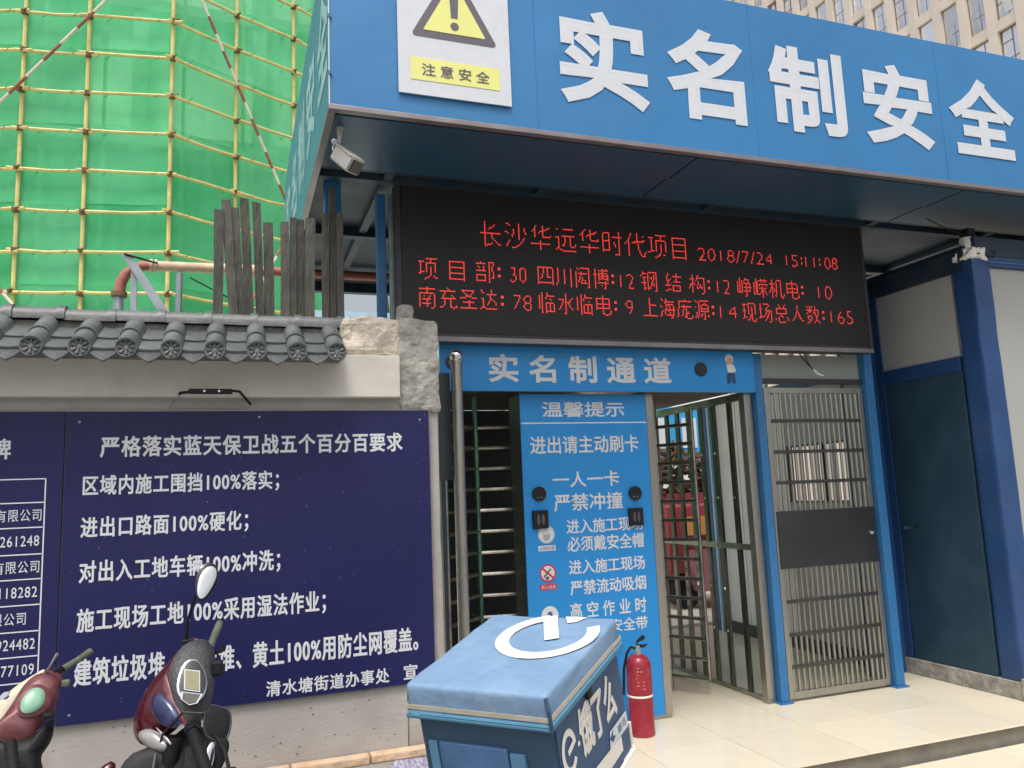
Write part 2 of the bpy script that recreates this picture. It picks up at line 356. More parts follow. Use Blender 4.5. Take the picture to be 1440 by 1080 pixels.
# tiles: S-shaped pan + roll, two courses on each side of the ridge
PIT = .199
def tile_mesh(L, w=PIT):
    prof = []          # cross section (x, h)
    for k in range(4): prof.append((-w/2+.0+k/3*(w-.104), .004*abs(k-1.5)/1.5))
    cx = w/2-.052
    for k in range(9): a = math.pi*(1-k/8); prof.append((cx+.05*math.cos(a), .004+.052*math.sin(a)))
    prof.append((w/2, .002)); mb = MB(); th = .012; n = len(prof); vs = []
    for l in (0, L):
        for (x, h) in prof: vs.append((x, l, h+th))
        for (x, h) in prof: vs.append((x, l, h))
    fs = []
    for i in range(n-1):
        fs += [(i, i+1, 2*n+i+1, 2*n+i), (n+i, 3*n+i, 3*n+i+1, n+i+1), (i, n+i, n+i+1, i+1), (2*n+i, 2*n+i+1, 3*n+i+1, 3*n+i)]
    fs += [(0, 2*n, 3*n, n), (n-1, 2*n-1, 4*n-1, 3*n-1)]
    return mb.add(vs, fs)
def rawmesh(name, mb, mat, smooth=True):
    me = bpy.data.meshes.new(name); me.from_pydata(mb.v, [], mb.f); me.update()
    bm = bmesh.new(); bm.from_mesh(me); bmesh.ops.recalc_face_normals(bm, faces=bm.faces[:]); bm.to_mesh(me); bm.free()
    if smooth:
        me.polygons.foreach_set('use_smooth', [True]*len(me.polygons)); me.set_sharp_from_angle(angle=R(40))
    me.materials.append(mat); return me
tme = rawmesh('roof_tile', tile_mesh(.23), tilem)
mb = MB()   # end disc with a flower medallion, drip lip
mb.poly([(.0505*math.cos(2*math.pi*k/20), 0, .0505*math.sin(2*math.pi*k/20)) for k in range(20)], (0, .014, 0))
for k in range(8):
    a = math.pi*k/4; mb.tube([(.012*math.cos(a), -.002, .012*math.sin(a)), (.036*math.cos(a), -.004, .036*math.sin(a))], [.004, .008], 6)
mb.tube([(.045*math.cos(2*math.pi*k/20), -.001, .045*math.sin(2*math.pi*k/20)) for k in range(21)], .0045, 6)
mb.tube([(0, -.006, 0), (0, .002, 0)], .011, 8)
dme = rawmesh('tile_end', mb, tilem)
mb = MB(); mb.poly([(-.056, 0, .012), (.056, 0, .012), (.03, 0, -.022), (0, 0, -.04), (-.03, 0, -.022)], (0, .012, 0))
mb.tube([(-.056, -.001, .004), (-.03, -.001, -.018), (0, -.001, -.035), (.03, -.001, -.018), (.056, -.001, .004)], .004, 6)
drme = rawmesh('tile_drip', mb, tilem)
sl = R(25)
def put(me, name, loc, rot, par=wall):
    o = bpy.data.objects.new(name, me); COL.objects.link(o); o.parent = par; o.location = Vector(loc)-Vector(par['_w']); o.rotation_euler = rot; return o
xroll = .507
for i in range(28):
    rx = xroll-PIT*i-.0            # roll centre
    cx = rx-(PIT/2-.052)
    jz = random.uniform(-.003, .003)
    # front slope: two courses
    put(tme, 'roof_tile', (cx, 4.115, 2.352+jz), (sl+random.uniform(-.012, .012), 0, random.uniform(-.012, .012)))
    put(tme, 'roof_tile', (cx, 4.262, 2.432+jz), (sl+random.uniform(-.012, .012), 0, random.uniform(-.015, .015)))
    put(dme, 'tile_end', (rx, 4.103, 2.368+jz), (R(-6), random.uniform(-.5, .5), 0))
    put(drme, 'tile_drip', (rx-PIT/2-.0, 4.107, 2.338+jz), (R(-6), 0, 0))
    # back slope
    put(tme, 'roof_tile', (cx+.005, 4.86, 2.352), (sl, 0, math.pi))
    put(tme, 'roof_tile', (cx+.005, 4.715, 2.432), (sl, 0, math.pi))
mb = MB(); 
fin('tile_bed', MB().poly([(-6, 4.17, 2.365), (-6, 4.45, 2.49), (-6, 4.452, 2.565), (-6, 4.53, 2.565), (-6, 4.532, 2.49), (-6, 4.80, 2.37), (-6, 4.3, 2.35)], (6.545, 0, 0)), M('tile_bed_mortar', (.16, .155, .14), .95, 0, .3, 20, .6, 60), wall)
mb = MB(); n = 12   # ridge tile: half round with a collar
def halfround(x0, x1, r, th=.01):
    vs = []; fs = []
    for x in (x0, x1):
        for k in range(n+1): a = math.pi*k/n; vs.append((x, r*math.cos(a), r*math.sin(a)-.012*(k in (0, n))))
        for k in range(n+1): a = math.pi*k/n; vs.append((x, (r-th)*math.cos(a), (r-th)*math.sin(a)-.012*(k in (0, n))))
    m_ = n+1
    for k in range(n): fs += [(k, k+1, 2*m_+k+1, 2*m_+k), (m_+k, 3*m_+k, 3*m_+k+1, m_+k+1), (k, m_+k, m_+k+1, k+1), (2*m_+k, 2*m_+k+1, 3*m_+k+1, 3*m_+k)]
    mb.add(vs, fs)
halfround(0, .205, .058); halfround(.200, .238, .068)
rme = rawmesh('ridge_tile', mb, tilem)
for i in range(29):
    put(rme, 'ridge_tile', (.352-.234*i, 4.49+random.uniform(-.004, .004), 2.582+random.uniform(-.004, .004)), (0, random.uniform(-.012, .012), random.uniform(-.015, .015)))

# ------------------------------------------------------------------ notice boards on the wall
print('signs')
ns = thing('notice_board', 'navy board with white lines of text on dust control, right of the table board', 'sign', (.13, 4.39, .6))
nb = fin('board', MB().box(-.777, 4.378, .605, 1.052, 4.398, 2.092), navy, ns)
fin('board_edge', MB().box(-.777, 4.3775, 2.0925, 1.052, 4.398, 2.098).box(1.0525, 4.3775, .605, 1.058, 4.398, 2.098), aluframe, ns)
YS = 4.3765
def sg(s, x0, z0, x1, z1, off=.019, p=ns): text(s, p, (x0, YS, z0), x1-x0, z1-z0, off=off, spacing=1.12)
sg('严格落实蓝天保卫战五个百分百要求', -.625, 1.862, .898, 1.968, .022)
sg('区域内施工围挡100%落实；', -.696, 1.668, .232, 1.775)
sg('进出口路面100%硬化；', -.699, 1.463, .078, 1.572)
sg('对出入工地车辆100%冲洗；', -.699, 1.247, .238, 1.362)
sg('施工现场工地100%采用湿法作业；', -.702, 1.015, .470, 1.135)
sg('建筑垃圾堆、渣土堆、黄土100%用防尘网覆盖。', -.707, .775, .962, .902)
sg('清水塘街道办事处', .168, .625, .80, .703)
sg('宣', .878, .630, .955, .708)
nt = thing('notice_board', 'navy board with a ruled table of company names and phone numbers, at the left edge', 'sign', (-2, 4.39, .6))
fin('board', MB().box(-2.6, 4.374, .605, -.784, 4.396, 2.092), navy, nt)
YS = 4.3725
mb = MB(); rows = [1.765, 1.652, 1.534, 1.408, 1.292, 1.173, 1.052, .938, .82, .70]
for z in rows: mb.quad((0, YS, 0), (1, 0, 0), (0, 0, 1), -2.45, z-.0028, -.856, z+.0028)
mb.quad((0, YS, 0), (1, 0, 0), (0, 0, 1), -.859, .70, -.8532, 1.765); mb.quad((0, YS, 0), (1, 0, 0), (0, 0, 1), -1.9, .70, -1.895, 1.765)
mb.quad((0, YS, 0), (1, 0, 0), (0, 0, 1), -2.45, .70, -2.445, 1.765)
fin('table_rules', mb, white_print, nt)
sg('牌', -1.10, 1.862, -1.008, 1.962, .02, nt)
for s, i, xr in (('有限公司', 1, -.868), ('16261248', 2, -.873), ('有限公司', 3, -.868), ('1118282', 4, -.873), ('有限公司', 5, -.915), ('3924482', 6, -.873), ('18477109', 7, -.873)):
    a, b = rows[i], rows[i+1]; hh = .058 if not s[0].isdigit() else .050; w_ = .0475*len(s) if not s[0].isdigit() else .0262*len(s)
    sg(s, xr-w_, (a+b)/2-hh/2, xr, (a+b)/2+hh/2, .006, nt)

mb = MB(); rs_ = random.Random(11)
for k in range(70):
    x, z = rs_.uniform(-.75, 1.03), rs_.uniform(.63, 2.07); q = rs_.uniform(.001, .003); l = rs_.uniform(.002, .012)
    mb.add([(x, 4.3768, z), (x+q, 4.3768, z+.0005), (x+q*.8, 4.3768, z+l), (x-.0003, 4.3768, z+l*.8)], [(0, 1, 2, 3)])
fin('scratch', mb, M('board_scratch', (.22, .22, .34), .6), ns, kind='stuff')
mb = MB()
for k in range(46):
    x, z = rs_.uniform(-.9, .88), (rs_.uniform(.30, .40) if rs_.random() < .6 else rs_.uniform(.40, .60)); q = rs_.uniform(.003, .012); l = rs_.uniform(.002, .007)
    mb.poly([(x, 4.3985, z), (x+q, 4.3985, z+l*.2), (x+q*.9, 4.3985, z+l), (x+q*.3, 4.3985, z+l*1.3), (x-q*.2, 4.3985, z+l*.6)], (0, .001, 0))
fin('plaster_chip', mb, M('chip_dark', (.12, .11, .10), .9), wall, kind='stuff')
for x, z in ((-.72, 2.04), (.13, 2.06), (1.0, 2.04), (-.72, .65), (1.0, .65)): fin('board_screw', MB().tube([(x, 4.378, z), (x, 4.3755, z)], .006, 10), galv, ns)
# lamp bracket over the board
lb = thing('lamp_bracket', 'small black bar lamp bracket on the wall band above the navy board', 'lamp bracket', (-.12, 4.3, 2.16))
fin('bar', MB().box(-.215, 4.24, 2.168, -.005, 4.275, 2.192, .004), blackpl, lb)
fin('strut', MB().tube([(-.01, 4.26, 2.185), (.03, 4.262, 2.18), (.085, 4.375, 2.128)], .007, 8), blackpl, lb)
fin('strut', MB().tube([(-.205, 4.26, 2.178), (-.25, 4.26, 2.172), (-.262, 4.262, 2.165)], .008, 8), blackpl, lb)
fin('cable', MB().tube([(-.255, 4.262, 2.165), (-.28, 4.31, 2.14), (-.31, 4.385, 2.112)], .003, 6), galv, lb)
mb = MB()
for x in (-.14, -.07): mb.tube([(x, 4.238, 2.18), (x, 4.2405, 2.18)], .006, 8)
fin('screw', mb, chrome, lb)
fin('mounting_stub', MB().tube([(-.11, 4.27, 2.185), (-.11, 4.337, 2.19)], .008, 8), blackpl, lb)

# ------------------------------------------------------------------ bundle of boards behind the wall
stk = [(300.9, 313.3, 295, 0), (310, 322, 280, 13), (320, 333, 289, 10), (333.5, 345.5, 276, 9), (350, 361, 280, 7), (364.5, 377.5, 308, 3), (387.5, 398.5, 308, 0),
       (400, 409, 299, -1), (409, 419.5, 300, 0), (421.5, 434.5, 299, -2), (444.5, 454, 289, -1), (454, 464, 249, -2), (464, 473, 289, 0)]
for i, (a, b, t, ln) in enumerate(stk):
    k = .00455; x0 = -.103+(a-305)*k*.985; x1 = -.103+(b-305)*k*.985; zt = 3.36+(300-t)*k*.97+.0001*(a-305)*.6; l = ln*k
    Y0 = 4.88+.012*(i % 3)
    mb = MB(); y1 = Y0+.03; seg = 10; vs = []; fs = []
    for q in range(seg+1):
        f = q/seg; z = .0+(zt-.0)*f; xl = x0+l*(1-(z-2.6)/(zt-2.6))*1.0 if True else x0
        jx = random.uniform(-.0025, .0025)
        if q == seg: jx = 0
        dz = (random.uniform(-.01, .01) if q == seg else 0)
        vs += [(xl+jx, Y0, z), (xl+(x1-x0)+jx, Y0, z+dz), (xl+(x1-x0)+jx, y1, z+dz), (xl+jx, y1, z)]
    for q in range(seg):
        for e in range(4): fs.append((4*q+e, 4*q+(e+1) % 4, 4*q+4+(e+1) % 4, 4*q+4+e))
    fs += [(3, 2, 1, 0), (4*seg, 4*seg+1, 4*seg+2, 4*seg+3)]
    mb.add(vs, fs)
    lab = {0: 'leftmost dark board standing upright behind the tiled wall', 1: 'tall dark board leaning left, second from the left behind the tiled wall', 2: 'dark board third from the left, slightly shorter than its neighbours',
           3: 'tall dark board fourth from the left, top leaning left', 4: 'narrow dark board standing alone in the gap of the bundle, fifth from the left', 5: 'short dark board sixth from the left behind the wall', 6: 'short dark board seventh from the left, right of the wide gap',
           7: 'dark board behind the wall, eighth from the left', 8: 'dark board behind the wall, ninth from the left', 9: 'dark board just left of the canopy side edge, tenth from the left',
           10: 'dark board left of the tallest one beside the blue post', 11: 'tallest dark board, standing right beside the blue post', 12: 'rightmost dark board, overlapping the blue post'}[i]
    fin('upright_board', mb, stakem, label=lab, cat='board', group='dark boards standing behind the wall')

# ------------------------------------------------------------------ fire pipe
fp = thing('water_pipe', 'red and cream pipe with an elbow running above the tiled wall', 'pipe', (-.2, 7.0, 0))
fin('straight_pipe', MB().tube([(-.62, 7, 3.615), (.15, 7, 3.625)], .043, 14), pipecream, fp, smooth=True)
fin('straight_pipe', MB().tube([(.17, 7, 3.62), (3.0, 7, 3.63)], .040, 14), pipered, fp, smooth=True)
fin('elbow', MB().tube([(-.66, 7, 3.615), (-.72, 7, 3.61), (-.79, 7, 3.585), (-.85, 7, 3.53), (-.885, 7, 3.45), (-.895, 7, 3.36)], .043, 14), pipered, fp, smooth=True)
for a, b in ((-.67, -.645), (-.63, -.61), (.145, .175)): fin('flange', MB().tube([(a, 7, 3.615), (b, 7, 3.615)], .056, 16), pipecream, fp, smooth=True)
fin('riser_pipe', MB().tube([(-.897, 7, 3.35), (-.9, 7, -.03)], .040, 14), galv, fp, smooth=True)
fin('flange', MB().tube([(-.896, 7, 3.375), (-.897, 7, 3.335)], .062, 16), rustc, fp, smooth=True)
fin('support_post', MB().tube([(-.44, 7.0, 3.56), (-.44, 7.0, -.03)], .027, 10), galv, fp)
ab = thing('steel_support', 'grey angle steel trestle leaning beside the pipe elbow', 'steel bracket', (-.6, 6.9, 0))
fin('leg', MB().poly([(-.87, 6.88, 3.66), (-.81, 6.88, 3.68), (-.35, 6.88, 2.95), (-.42, 6.88, 2.92)], (0, .008, 0)).poly([(-.42, 6.88, 2.92), (-.35, 6.88, 2.95), (-.35, 6.88, -.03), (-.42, 6.88, -.03)], (0, .008, 0)), galv, ab)
fin('leg', MB().box(-.80, 6.9, -.03, -.755, 6.94, 3.6), galv, ab)
fin('tie', MB().tube([(-.85, 6.87, 3.665), (-.6, 6.87, 3.60)], .008, 6), blackpl, ab)
fin('cable', MB().tube([(-.35+.9*q/14, 6.9, 3.50-.36*q/14-.04*math.sin(math.pi*q/14)) for q in range(15)], .006, 6), blackpl, label='thin black cable sagging below the pipe', cat='cable')

# ------------------------------------------------------------------ scaffolding with green net
print('scaffold')
P = [(-6.6, 18.6), (-5.35, 17.75), (-4.12, 17.40), (-2.90, 17.22), (-1.27, 16.95), (.01, 17.72), (1.30, 18.35), (2.35, 19.0)]
sc = thing('scaffolding', 'curved yellow pole scaffolding wrapped in green safety netting', 'scaffolding', (-1.5, 17.5, -.03))
ZR = [11.85-.85*k for k in range(14)]+[12.70, 13.55, 14.4]; ZR.sort(); TOP = 14.8
for i, (x, y) in enumerate(P):
    lean = .0
    fin('standard', MB().tube([(x, y, -.03), (x+random.uniform(-.02, .02), y, 5), (x+random.uniform(-.02, .02), y, 10), (x, y, TOP)], .042, 8), yelpole, sc, smooth=True)
    fin('standard', MB().tube([(x+.15, y+1.1, -.03), (x+.15, y+1.1, TOP-.6)], .04, 8), yelpole, sc, smooth=True)
cm = rawmesh('coupler', MB().box(-.055, -.075, -.05, .055, .05, .05, .015).tube([(.0, -.08, 0), (.09, -.10, .03)], .018, 6), rustc, False)
for z in ZR:
    for i in range(len(P)-1):
        a = Vector((*P[i], z)); b = Vector((*P[i+1], z)); d = (b-a).normalized(); nrm = Vector((d.y, -d.x, 0))
        e0 = .10+random.random()*.1; e1 = .10+random.random()*.12; s_ = random.uniform(.0, .03)
        o1 = nrm*.075 if i % 2 == 0 else nrm*.085
        mid = (a+b)/2+Vector((0, 0, -s_))
        fin('ledger', MB().tube([a-d*e0+o1+Vector((0, 0, random.uniform(-.02, .03))), mid+o1, b+d*e1+o1+Vector((0, 0, random.uniform(-.03, .02)))], .034, 8), yelpole, sc, smooth=True)
for z in ZR:
    for i, (x, y) in enumerate(P[1:-1]):
        put(cm, 'coupler', (x, y-.05, z+random.uniform(-.02, .02)), (0, random.uniform(-.2, .2), random.uniform(-.5, .5)), sc)
# braces: striped red and white
def brace(a, b, n=12):
    a, b = Vector(a), Vector(b); par = fin('brace', MB().tube([a, b], .030, 8), redwhite_w, sc, smooth=True)
    for k in range(0, n, 2): fin('red_band', MB().tube([a.lerp(b, k/n), a.lerp(b, (k+1)/n)], .0325, 8), redwhite_r, par, smooth=True)
brace((-4.9, 17.3, 9.2), (-1.9, 16.85, 13.0), 10)
brace((-.88, 16.95, 12.9), (1.25, 17.95, 8.1), 14)
brace((-5.3, 17.3, 7.2), (-3.55, 17.0, 5.0), 8)
brace((1.28, 17.95, 7.9), (-.3, 17.15, 4.6), 12)
# net panels, one per bay and double lift
for i in range(len(P)-1):
    for j in range(0, 9):
        z0 = 14.6-1.7*(j+1); z1 = z0+1.72
        if z0 < 0: z0 = 0
        a = Vector((*P[i], 0)); b = Vector((*P[i+1], 0)); d = (b-a).normalized(); nrm = Vector((d.y, -d.x, 0)); nu, nv = 10, 10; vs = []; fs = []
        sd_ = Vector((i*5.3, j*3.7, 2)); yo = -.055-.012*((i+j) % 2)
        for q in range(nv+1):
            for p in range(nu+1):
                u, v = p/nu, q/nv; c = a.lerp(b, u); bul = math.sin(math.pi*u)*math.sin(math.pi*v)
                k = .05*bul*(1+.6*noise.noise(Vector((u*2, v*2, 0))+sd_))+.018*noise.noise(Vector((u*6, v*5, 1))+sd_)
                vs.append(c-nrm*(-yo)+nrm*(-k*.9)+Vector((0, 0, z0+(z1-z0)*v+.02*noise.noise(Vector((u*4, 0, 0))+sd_)*(1 if q in (0, nv) else 0))))
        for q in range(nv):
            for p in range(nu): fs.append((q*(nu+1)+p, q*(nu+1)+p+1, (q+1)*(nu+1)+p+1, (q+1)*(nu+1)+p))
        fin('safety_net', MB().add(vs, fs), netm, sc, smooth=True)
mb = MB()
for i in range(1, len(P)-1):
    for z in ZR[::1]:
        for s_ in (-.35, .3):
            q = Vector((P[i][0]+s_, P[i][1]+.03, z)); mb.tube([q, q+Vector((.05, -.1, -.06)), q+Vector((.1, -.1, .02))], .006, 4)
fin('net_tie', mb, M('net_tie_cord', (.12, .13, .10), .8), sc, kind='stuff')
# building behind the net
bl = thing('building_under_construction', 'concrete building being raised behind the green netting', 'building', (-1.5, 21, -.03))
fin('wall', MB().box(-9, 20.8, -.03, 2.3, 30, 10.3), M('core_wall', (.20, .22, .20), .9, 0, .15, .4), bl)
fin('upper_wall', MB().box(-3.4, 20.4, 10.9, 2.1, 29, 16), palew, bl)
for z in (2.9, 6.6, 10.35, 13.9): fin('floor_slab', MB().box(-9.1, 19.9, z, 2.4, 30.2, z+.28), slabm, bl)
for x in (-8.5, -5.6, -2.4, .4, 1.9): fin('column', MB().box(x, 19.95, 10.7, x+.35, 20.3, 16), slabm, bl)
mb = MB()
for r_ in range(5):
    for c_ in range(3): mb.box(-3.0+c_*.5, 19.86-.0, 8.2-.32*r_, -2.7+c_*.5, 19.885, 8.42-.32*r_)
# ------------------------------------------------------------------ canopy
print('canopy')
cp = thing('entrance_canopy', 'blue canopy over the entrance with large white characters on its fascia', 'canopy', (4.5, 5.5, 0))
mb = MB(); nx, nz = 120, 16; vs = []; fs = []
for j in range(nz+1):
    for i in range(nx+1):
        u, v = i/nx, j/nz; x = .455+(9.3-.455)*u; z = 3.635+1.05*v
        y = 3.9+.002*noise.noise(Vector((x*.9, z*1.4, 3)))+.0015*noise.noise(Vector((x*3, z*1.0+x, 7)))*math.exp(-v*3)
        if i in (0, nx): y = 3.9
        vs.append((x, y, z))
for j in range(nz):
    for i in range(nx): fs.append((j*(nx+1)+i, j*(nx+1)+i+1, (j+1)*(nx+1)+i+1, (j+1)*(nx+1)+i))
fas = fin('front_banner', MB().add(vs, fs), bannerblue, cp, smooth=True)
fin('fascia_frame', MB().box(.47, 3.925, 3.64, 9.3, 3.96, 4.67), beamdark, cp)
sb = fin('side_banner', MB().box(.455, 3.905, 3.635, .467, 7.6, 4.685), bannerteal, cp)
fin('edge_trim', MB().box(.45, 3.885, 3.605, 9.3, 3.93, 3.634, .003), aluframe, cp)
fin('edge_trim', MB().box(.45, 3.932, 3.605, .49, 7.6, 3.634, .003), aluframe, cp)
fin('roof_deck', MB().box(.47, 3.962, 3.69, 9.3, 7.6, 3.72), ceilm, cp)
fin('roof_cover', MB().box(.47, 3.962, 4.66, 9.3, 7.6, 4.683), galv, cp)
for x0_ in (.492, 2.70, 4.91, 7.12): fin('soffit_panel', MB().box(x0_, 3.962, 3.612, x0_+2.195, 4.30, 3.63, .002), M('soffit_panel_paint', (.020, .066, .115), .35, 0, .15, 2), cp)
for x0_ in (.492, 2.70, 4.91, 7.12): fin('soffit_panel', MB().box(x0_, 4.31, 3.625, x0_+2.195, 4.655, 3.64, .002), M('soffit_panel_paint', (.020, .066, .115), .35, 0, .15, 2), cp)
for (y, h, w) in ((4.657, .055, .05), (4.84, .05, .06), (5.9, .07, .08), (7.5, .09, .08)): fin('roof_beam', MB().box(.50, y, 3.69-h, 9.3, y+w, 3.689), beamdark, cp)
for x in (.9, 1.95, 3.3, 4.84, 6.1, 7.2): fin('rafter', MB().box(x, 4.66, 3.645, x+.06, 7.49, 3.687), beamdark, cp)
for x in (1.62, 3.12, 4.70, 6.2, 7.7): fin('sheet_seam', MB().tube([(x, 3.8985, 3.637+.26*k) for k in range(5)], .0022, 5), bannerblue, cp)
fin('corner_strip', MB().box(.4525, 3.894, 3.636, .458, 3.904, 4.684), white_dim, cp)
for z in (3.80, 4.12, 4.45): fin('corner_clip', MB().box(.447, 3.888, z, .470, 3.8935, z+.018), postblue, cp)
YB = 3.8950
def bt(s, x0, z0, x1, z1, off=.031, mat=white_dim): return text(s, cp, (x0, YB, z0), x1-x0, z1-z0, mat, off=off, name='character')
bt('实', 1.770, 3.835, 2.345, 4.435); bt('名', 2.49, 3.835, 3.045, 4.44); bt('制', 3.245, 3.845, 3.845, 4.44); bt('安', 4.005, 3.845, 4.61, 4.44); bt('全', 4.785, 3.855, 5.40, 4.445)
# warning panel
wp = fin('warning_panel', MB().box(.818, 3.881, 3.747, 1.457, 3.889, 4.62), white_dim, cp)
def pts3(l, y): return [(x, y, z) for x, z in l]
def roundtri(cx, z0, w, h, r, n=6):
    A, B, Cc = Vector((cx-w/2, z0)), Vector((cx+w/2, z0)), Vector((cx, z0+h)); out = []
    P3 = [A, B, Cc]; c = (A+B+Cc)/3
    for i in range(3):
        p, a, b = P3[i], P3[i-1], P3[(i+1) % 3]; da = (a-p).normalized(); db = (b-p).normalized(); bis = (da+db).normalized(); ang = da.angle(db)/2
        o = p+bis*(r/math.sin(ang)); p0 = p+da*(r/math.tan(ang)); p1 = p+db*(r/math.tan(ang))
        a0 = math.atan2((p0-o).y, (p0-o).x); a1 = math.atan2((p1-o).y, (p1-o).x); dd = (a1-a0+math.pi) % (2*math.pi)-math.pi
        out += [(o.x+r*math.cos(a0+dd*k/n), o.y+r*math.sin(a0+dd*k/n)) for k in range(n+1)]
    return out
fin('triangle_border', MB().poly(pts3(roundtri(1.137, 4.085, .50, .45, .018), 3.8795), (0, .0015, 0)), blackp, wp)
fin('triangle_face', MB().poly(pts3(roundtri(1.137, 4.127, .358, .325, .006), 3.8775), (0, .0015, 0)), yellowp, wp)
mb = MB(); mb.poly([(1.118, 3.8755, 4.222), (1.156, 3.8755, 4.222), (1.163, 3.8755, 4.36), (1.111, 3.8755, 4.36)], (0, .0015, 0))
mb.poly([(1.137+.024*math.cos(k*math.pi/8), 3.8755, 4.172+.024*math.sin(k*math.pi/8)) for k in range(16)], (0, .0015, 0))
fin('exclamation_mark', mb, blackp, wp)
fin('caption_plate', MB().box(.885, 3.8785, 3.83, 1.39, 3.8805, 3.96), yellowp, wp)
text('注 意 安 全', wp, (.945, 3.8765, 3.858), .385, .072, blackp, off=.015)
# side banner lettering
for i, ch in enumerate('实名制安全'): text(ch, cp, (.4525, 7.35-.72*i, 3.86), .55, .58, M('side_lettering', (.30, .55, .55), .6), U=(0, -1, 0), off=.03, name='character')

# posts
def post(x0, y0, x1, y1, z0, z1, mat, label, b=.004, name='canopy_post'):
    o = thing(name, label, 'post', ((x0+x1)/2, (y0+y1)/2, z0), 'posts carrying the canopy')
    fin('shaft', MB().box(x0, y0, z0+.012, x1, y1, z1, b), mat, o); fin('base_plate', MB().box(x0-.02, y0-.02, z0, x1+.02, y1+.02, z0+.012), mat, o); return o
post(.55, 5.0, .655, 5.1, 0, 3.688, postblue, 'light blue canopy post rising behind the dark boards at the left')
post(.885, 5.0, .945, 5.06, 0, 3.62, postblue, 'slim blue canopy post immediately left of the LED screen')
post(.965, 4.99, 1.0, 5.03, 0, 3.62, galv, 'thin grey steel upright touching the left edge of the LED screen')
post(3.785, 5.02, 3.855, 5.09, 0, 2.60, postblue, 'light blue post between the turnstile fence and the barred gate')
post(4.835, 4.99, 4.915, 5.07, 0, 3.62, postblue, 'light blue post between the barred gate and the guard room door')

# ------------------------------------------------------------------ LED screen
print('led')
led = thing('led_screen', 'long black LED display showing red text under the canopy', 'display screen', (2.9, 4.92, 2.59))
fin('casing', MB().box(.99, 4.872, 2.60, 4.822, 5.0-.012, 3.655), ledframe, led)
fin('screen_face', MB().box(1.02, 4.866, 2.655, 4.79, 4.8718, 3.63), ledblack, led)
fin('bottom_rail', MB().box(.985, 4.862, 2.598, 4.826, 4.871, 2.632, .002), aluframe, led)
fin('side_rail', MB().box(.985, 4.863, 2.634, 1.016, 4.871, 3.655, .002), ledframe, led); fin('side_rail', MB().box(4.794, 4.863, 2.634, 4.826, 4.871, 3.655, .002), ledframe, led)
pit = .0098
def thin(I):          # one-dot strokes, as a coarse bitmap font has (Zhang-Suen)
    I = np.pad(I.astype(np.uint8), 1); ch = True
    while ch:
        ch = False
        for step in (0, 1):
            P2, P3, P4, P5 = I[:-2, 1:-1], I[:-2, 2:], I[1:-1, 2:], I[2:, 2:]; P6, P7, P8, P9 = I[2:, 1:-1], I[2:, :-2], I[1:-1, :-2], I[:-2, :-2]
            seq = [P2, P3, P4, P5, P6, P7, P8, P9, P2]; Bn = sum(q.astype(int) for q in seq[:8]); An = sum(((seq[i] == 0) & (seq[i+1] == 1)).astype(int) for i in range(8))
            c = (P2*P4*P6 == 0) & (P4*P6*P8 == 0) if step == 0 else (P2*P4*P8 == 0) & (P2*P6*P8 == 0)
            rm = (I[1:-1, 1:-1] == 1) & (Bn >= 2) & (Bn <= 6) & (An == 1) & c
            if rm.any(): I[1:-1, 1:-1][rm] = 0; ch = True
    return I[1:-1, 1:-1].astype(bool)
def led_text(s, x0, z0, x1, z1, p=pit, off=0.):
    thick = s[0].isdigit()
    if s[-1] == ':':
        led_text(s[:-1], x0, z0, x1-.05, z1)
        mb = MB()
        for q in (.30, .62):
            for a_ in (0, 1):
                for b_ in (0, 1): cx, cz, r_ = x1-.025+a_*p, z0+(z1-z0)*q+b_*p, p*.41; mb.add([(cx-r_, 4.8645, cz-r_), (cx+r_, 4.8645, cz-r_), (cx+r_, 4.8645, cz+r_), (cx-r_, 4.8645, cz+r_)], [(0, 1, 2, 3)])
        fin('lit_text', mb, ledred, led, kind='stuff'); return
    v, f, t = glyph_mesh(s, off, 3); mn, mx = v.min(0), v.max(0); v = (v-mn)/(mx-mn)*[x1-x0, z1-z0]
    p0 = p; p = p/3; nx = (int((x1-x0)/p0)+1)*3; nz = (int((z1-z0)/p0)+1)*3; hit = np.zeros((nz, nx), bool)
    for tri in t:
        a, b, c = v[tri[0]], v[tri[1]], v[tri[2]]
        i0, i1 = int(max(0, min(a[0], b[0], c[0])/p-1)), int(min(nx-1, max(a[0], b[0], c[0])/p+1)); j0, j1 = int(max(0, min(a[1], b[1], c[1])/p-1)), int(min(nz-1, max(a[1], b[1], c[1])/p+1))
        X, Z = np.meshgrid((np.arange(i0, i1+1)+.5)*p, (np.arange(j0, j1+1)+.5)*p)
        def sgn(q, r): return (X-r[0])*(q[1]-r[1])-(q[0]-r[0])*(Z-r[1])
        d1, d2, d3 = sgn(a, b), sgn(b, c), sgn(c, a)
        ins = ~(((d1 < 0) | (d2 < 0) | (d3 < 0)) & ((d1 > 0) | (d2 > 0) | (d3 > 0)))
        hit[j0:j1+1, i0:i1+1] |= ins
    hit = thin(hit); hit = hit.reshape(nz//3, 3, nx//3, 3).sum((1, 3)) >= 2; p = p0; mb = MB(); r = p*.37
    for j, i in zip(*np.nonzero(hit)):
        cx, cz = x0+(i+.5)*p, z0+(j+.5)*p; mb.add([(cx-r, 4.8645, cz-r), (cx+r, 4.8645, cz-r), (cx+r, 4.8645, cz+r), (cx-r, 4.8645, cz+r)], [(0, 1, 2, 3)])
    fin('lit_text', mb, ledred, led, kind='stuff')
ledred = M('led_red', (1.0, .06, .045), .5, 0, .3, 40, emit=.68)
led_text('长沙华远华时代项目', 1.548, 3.25, 3.163, 3.445)
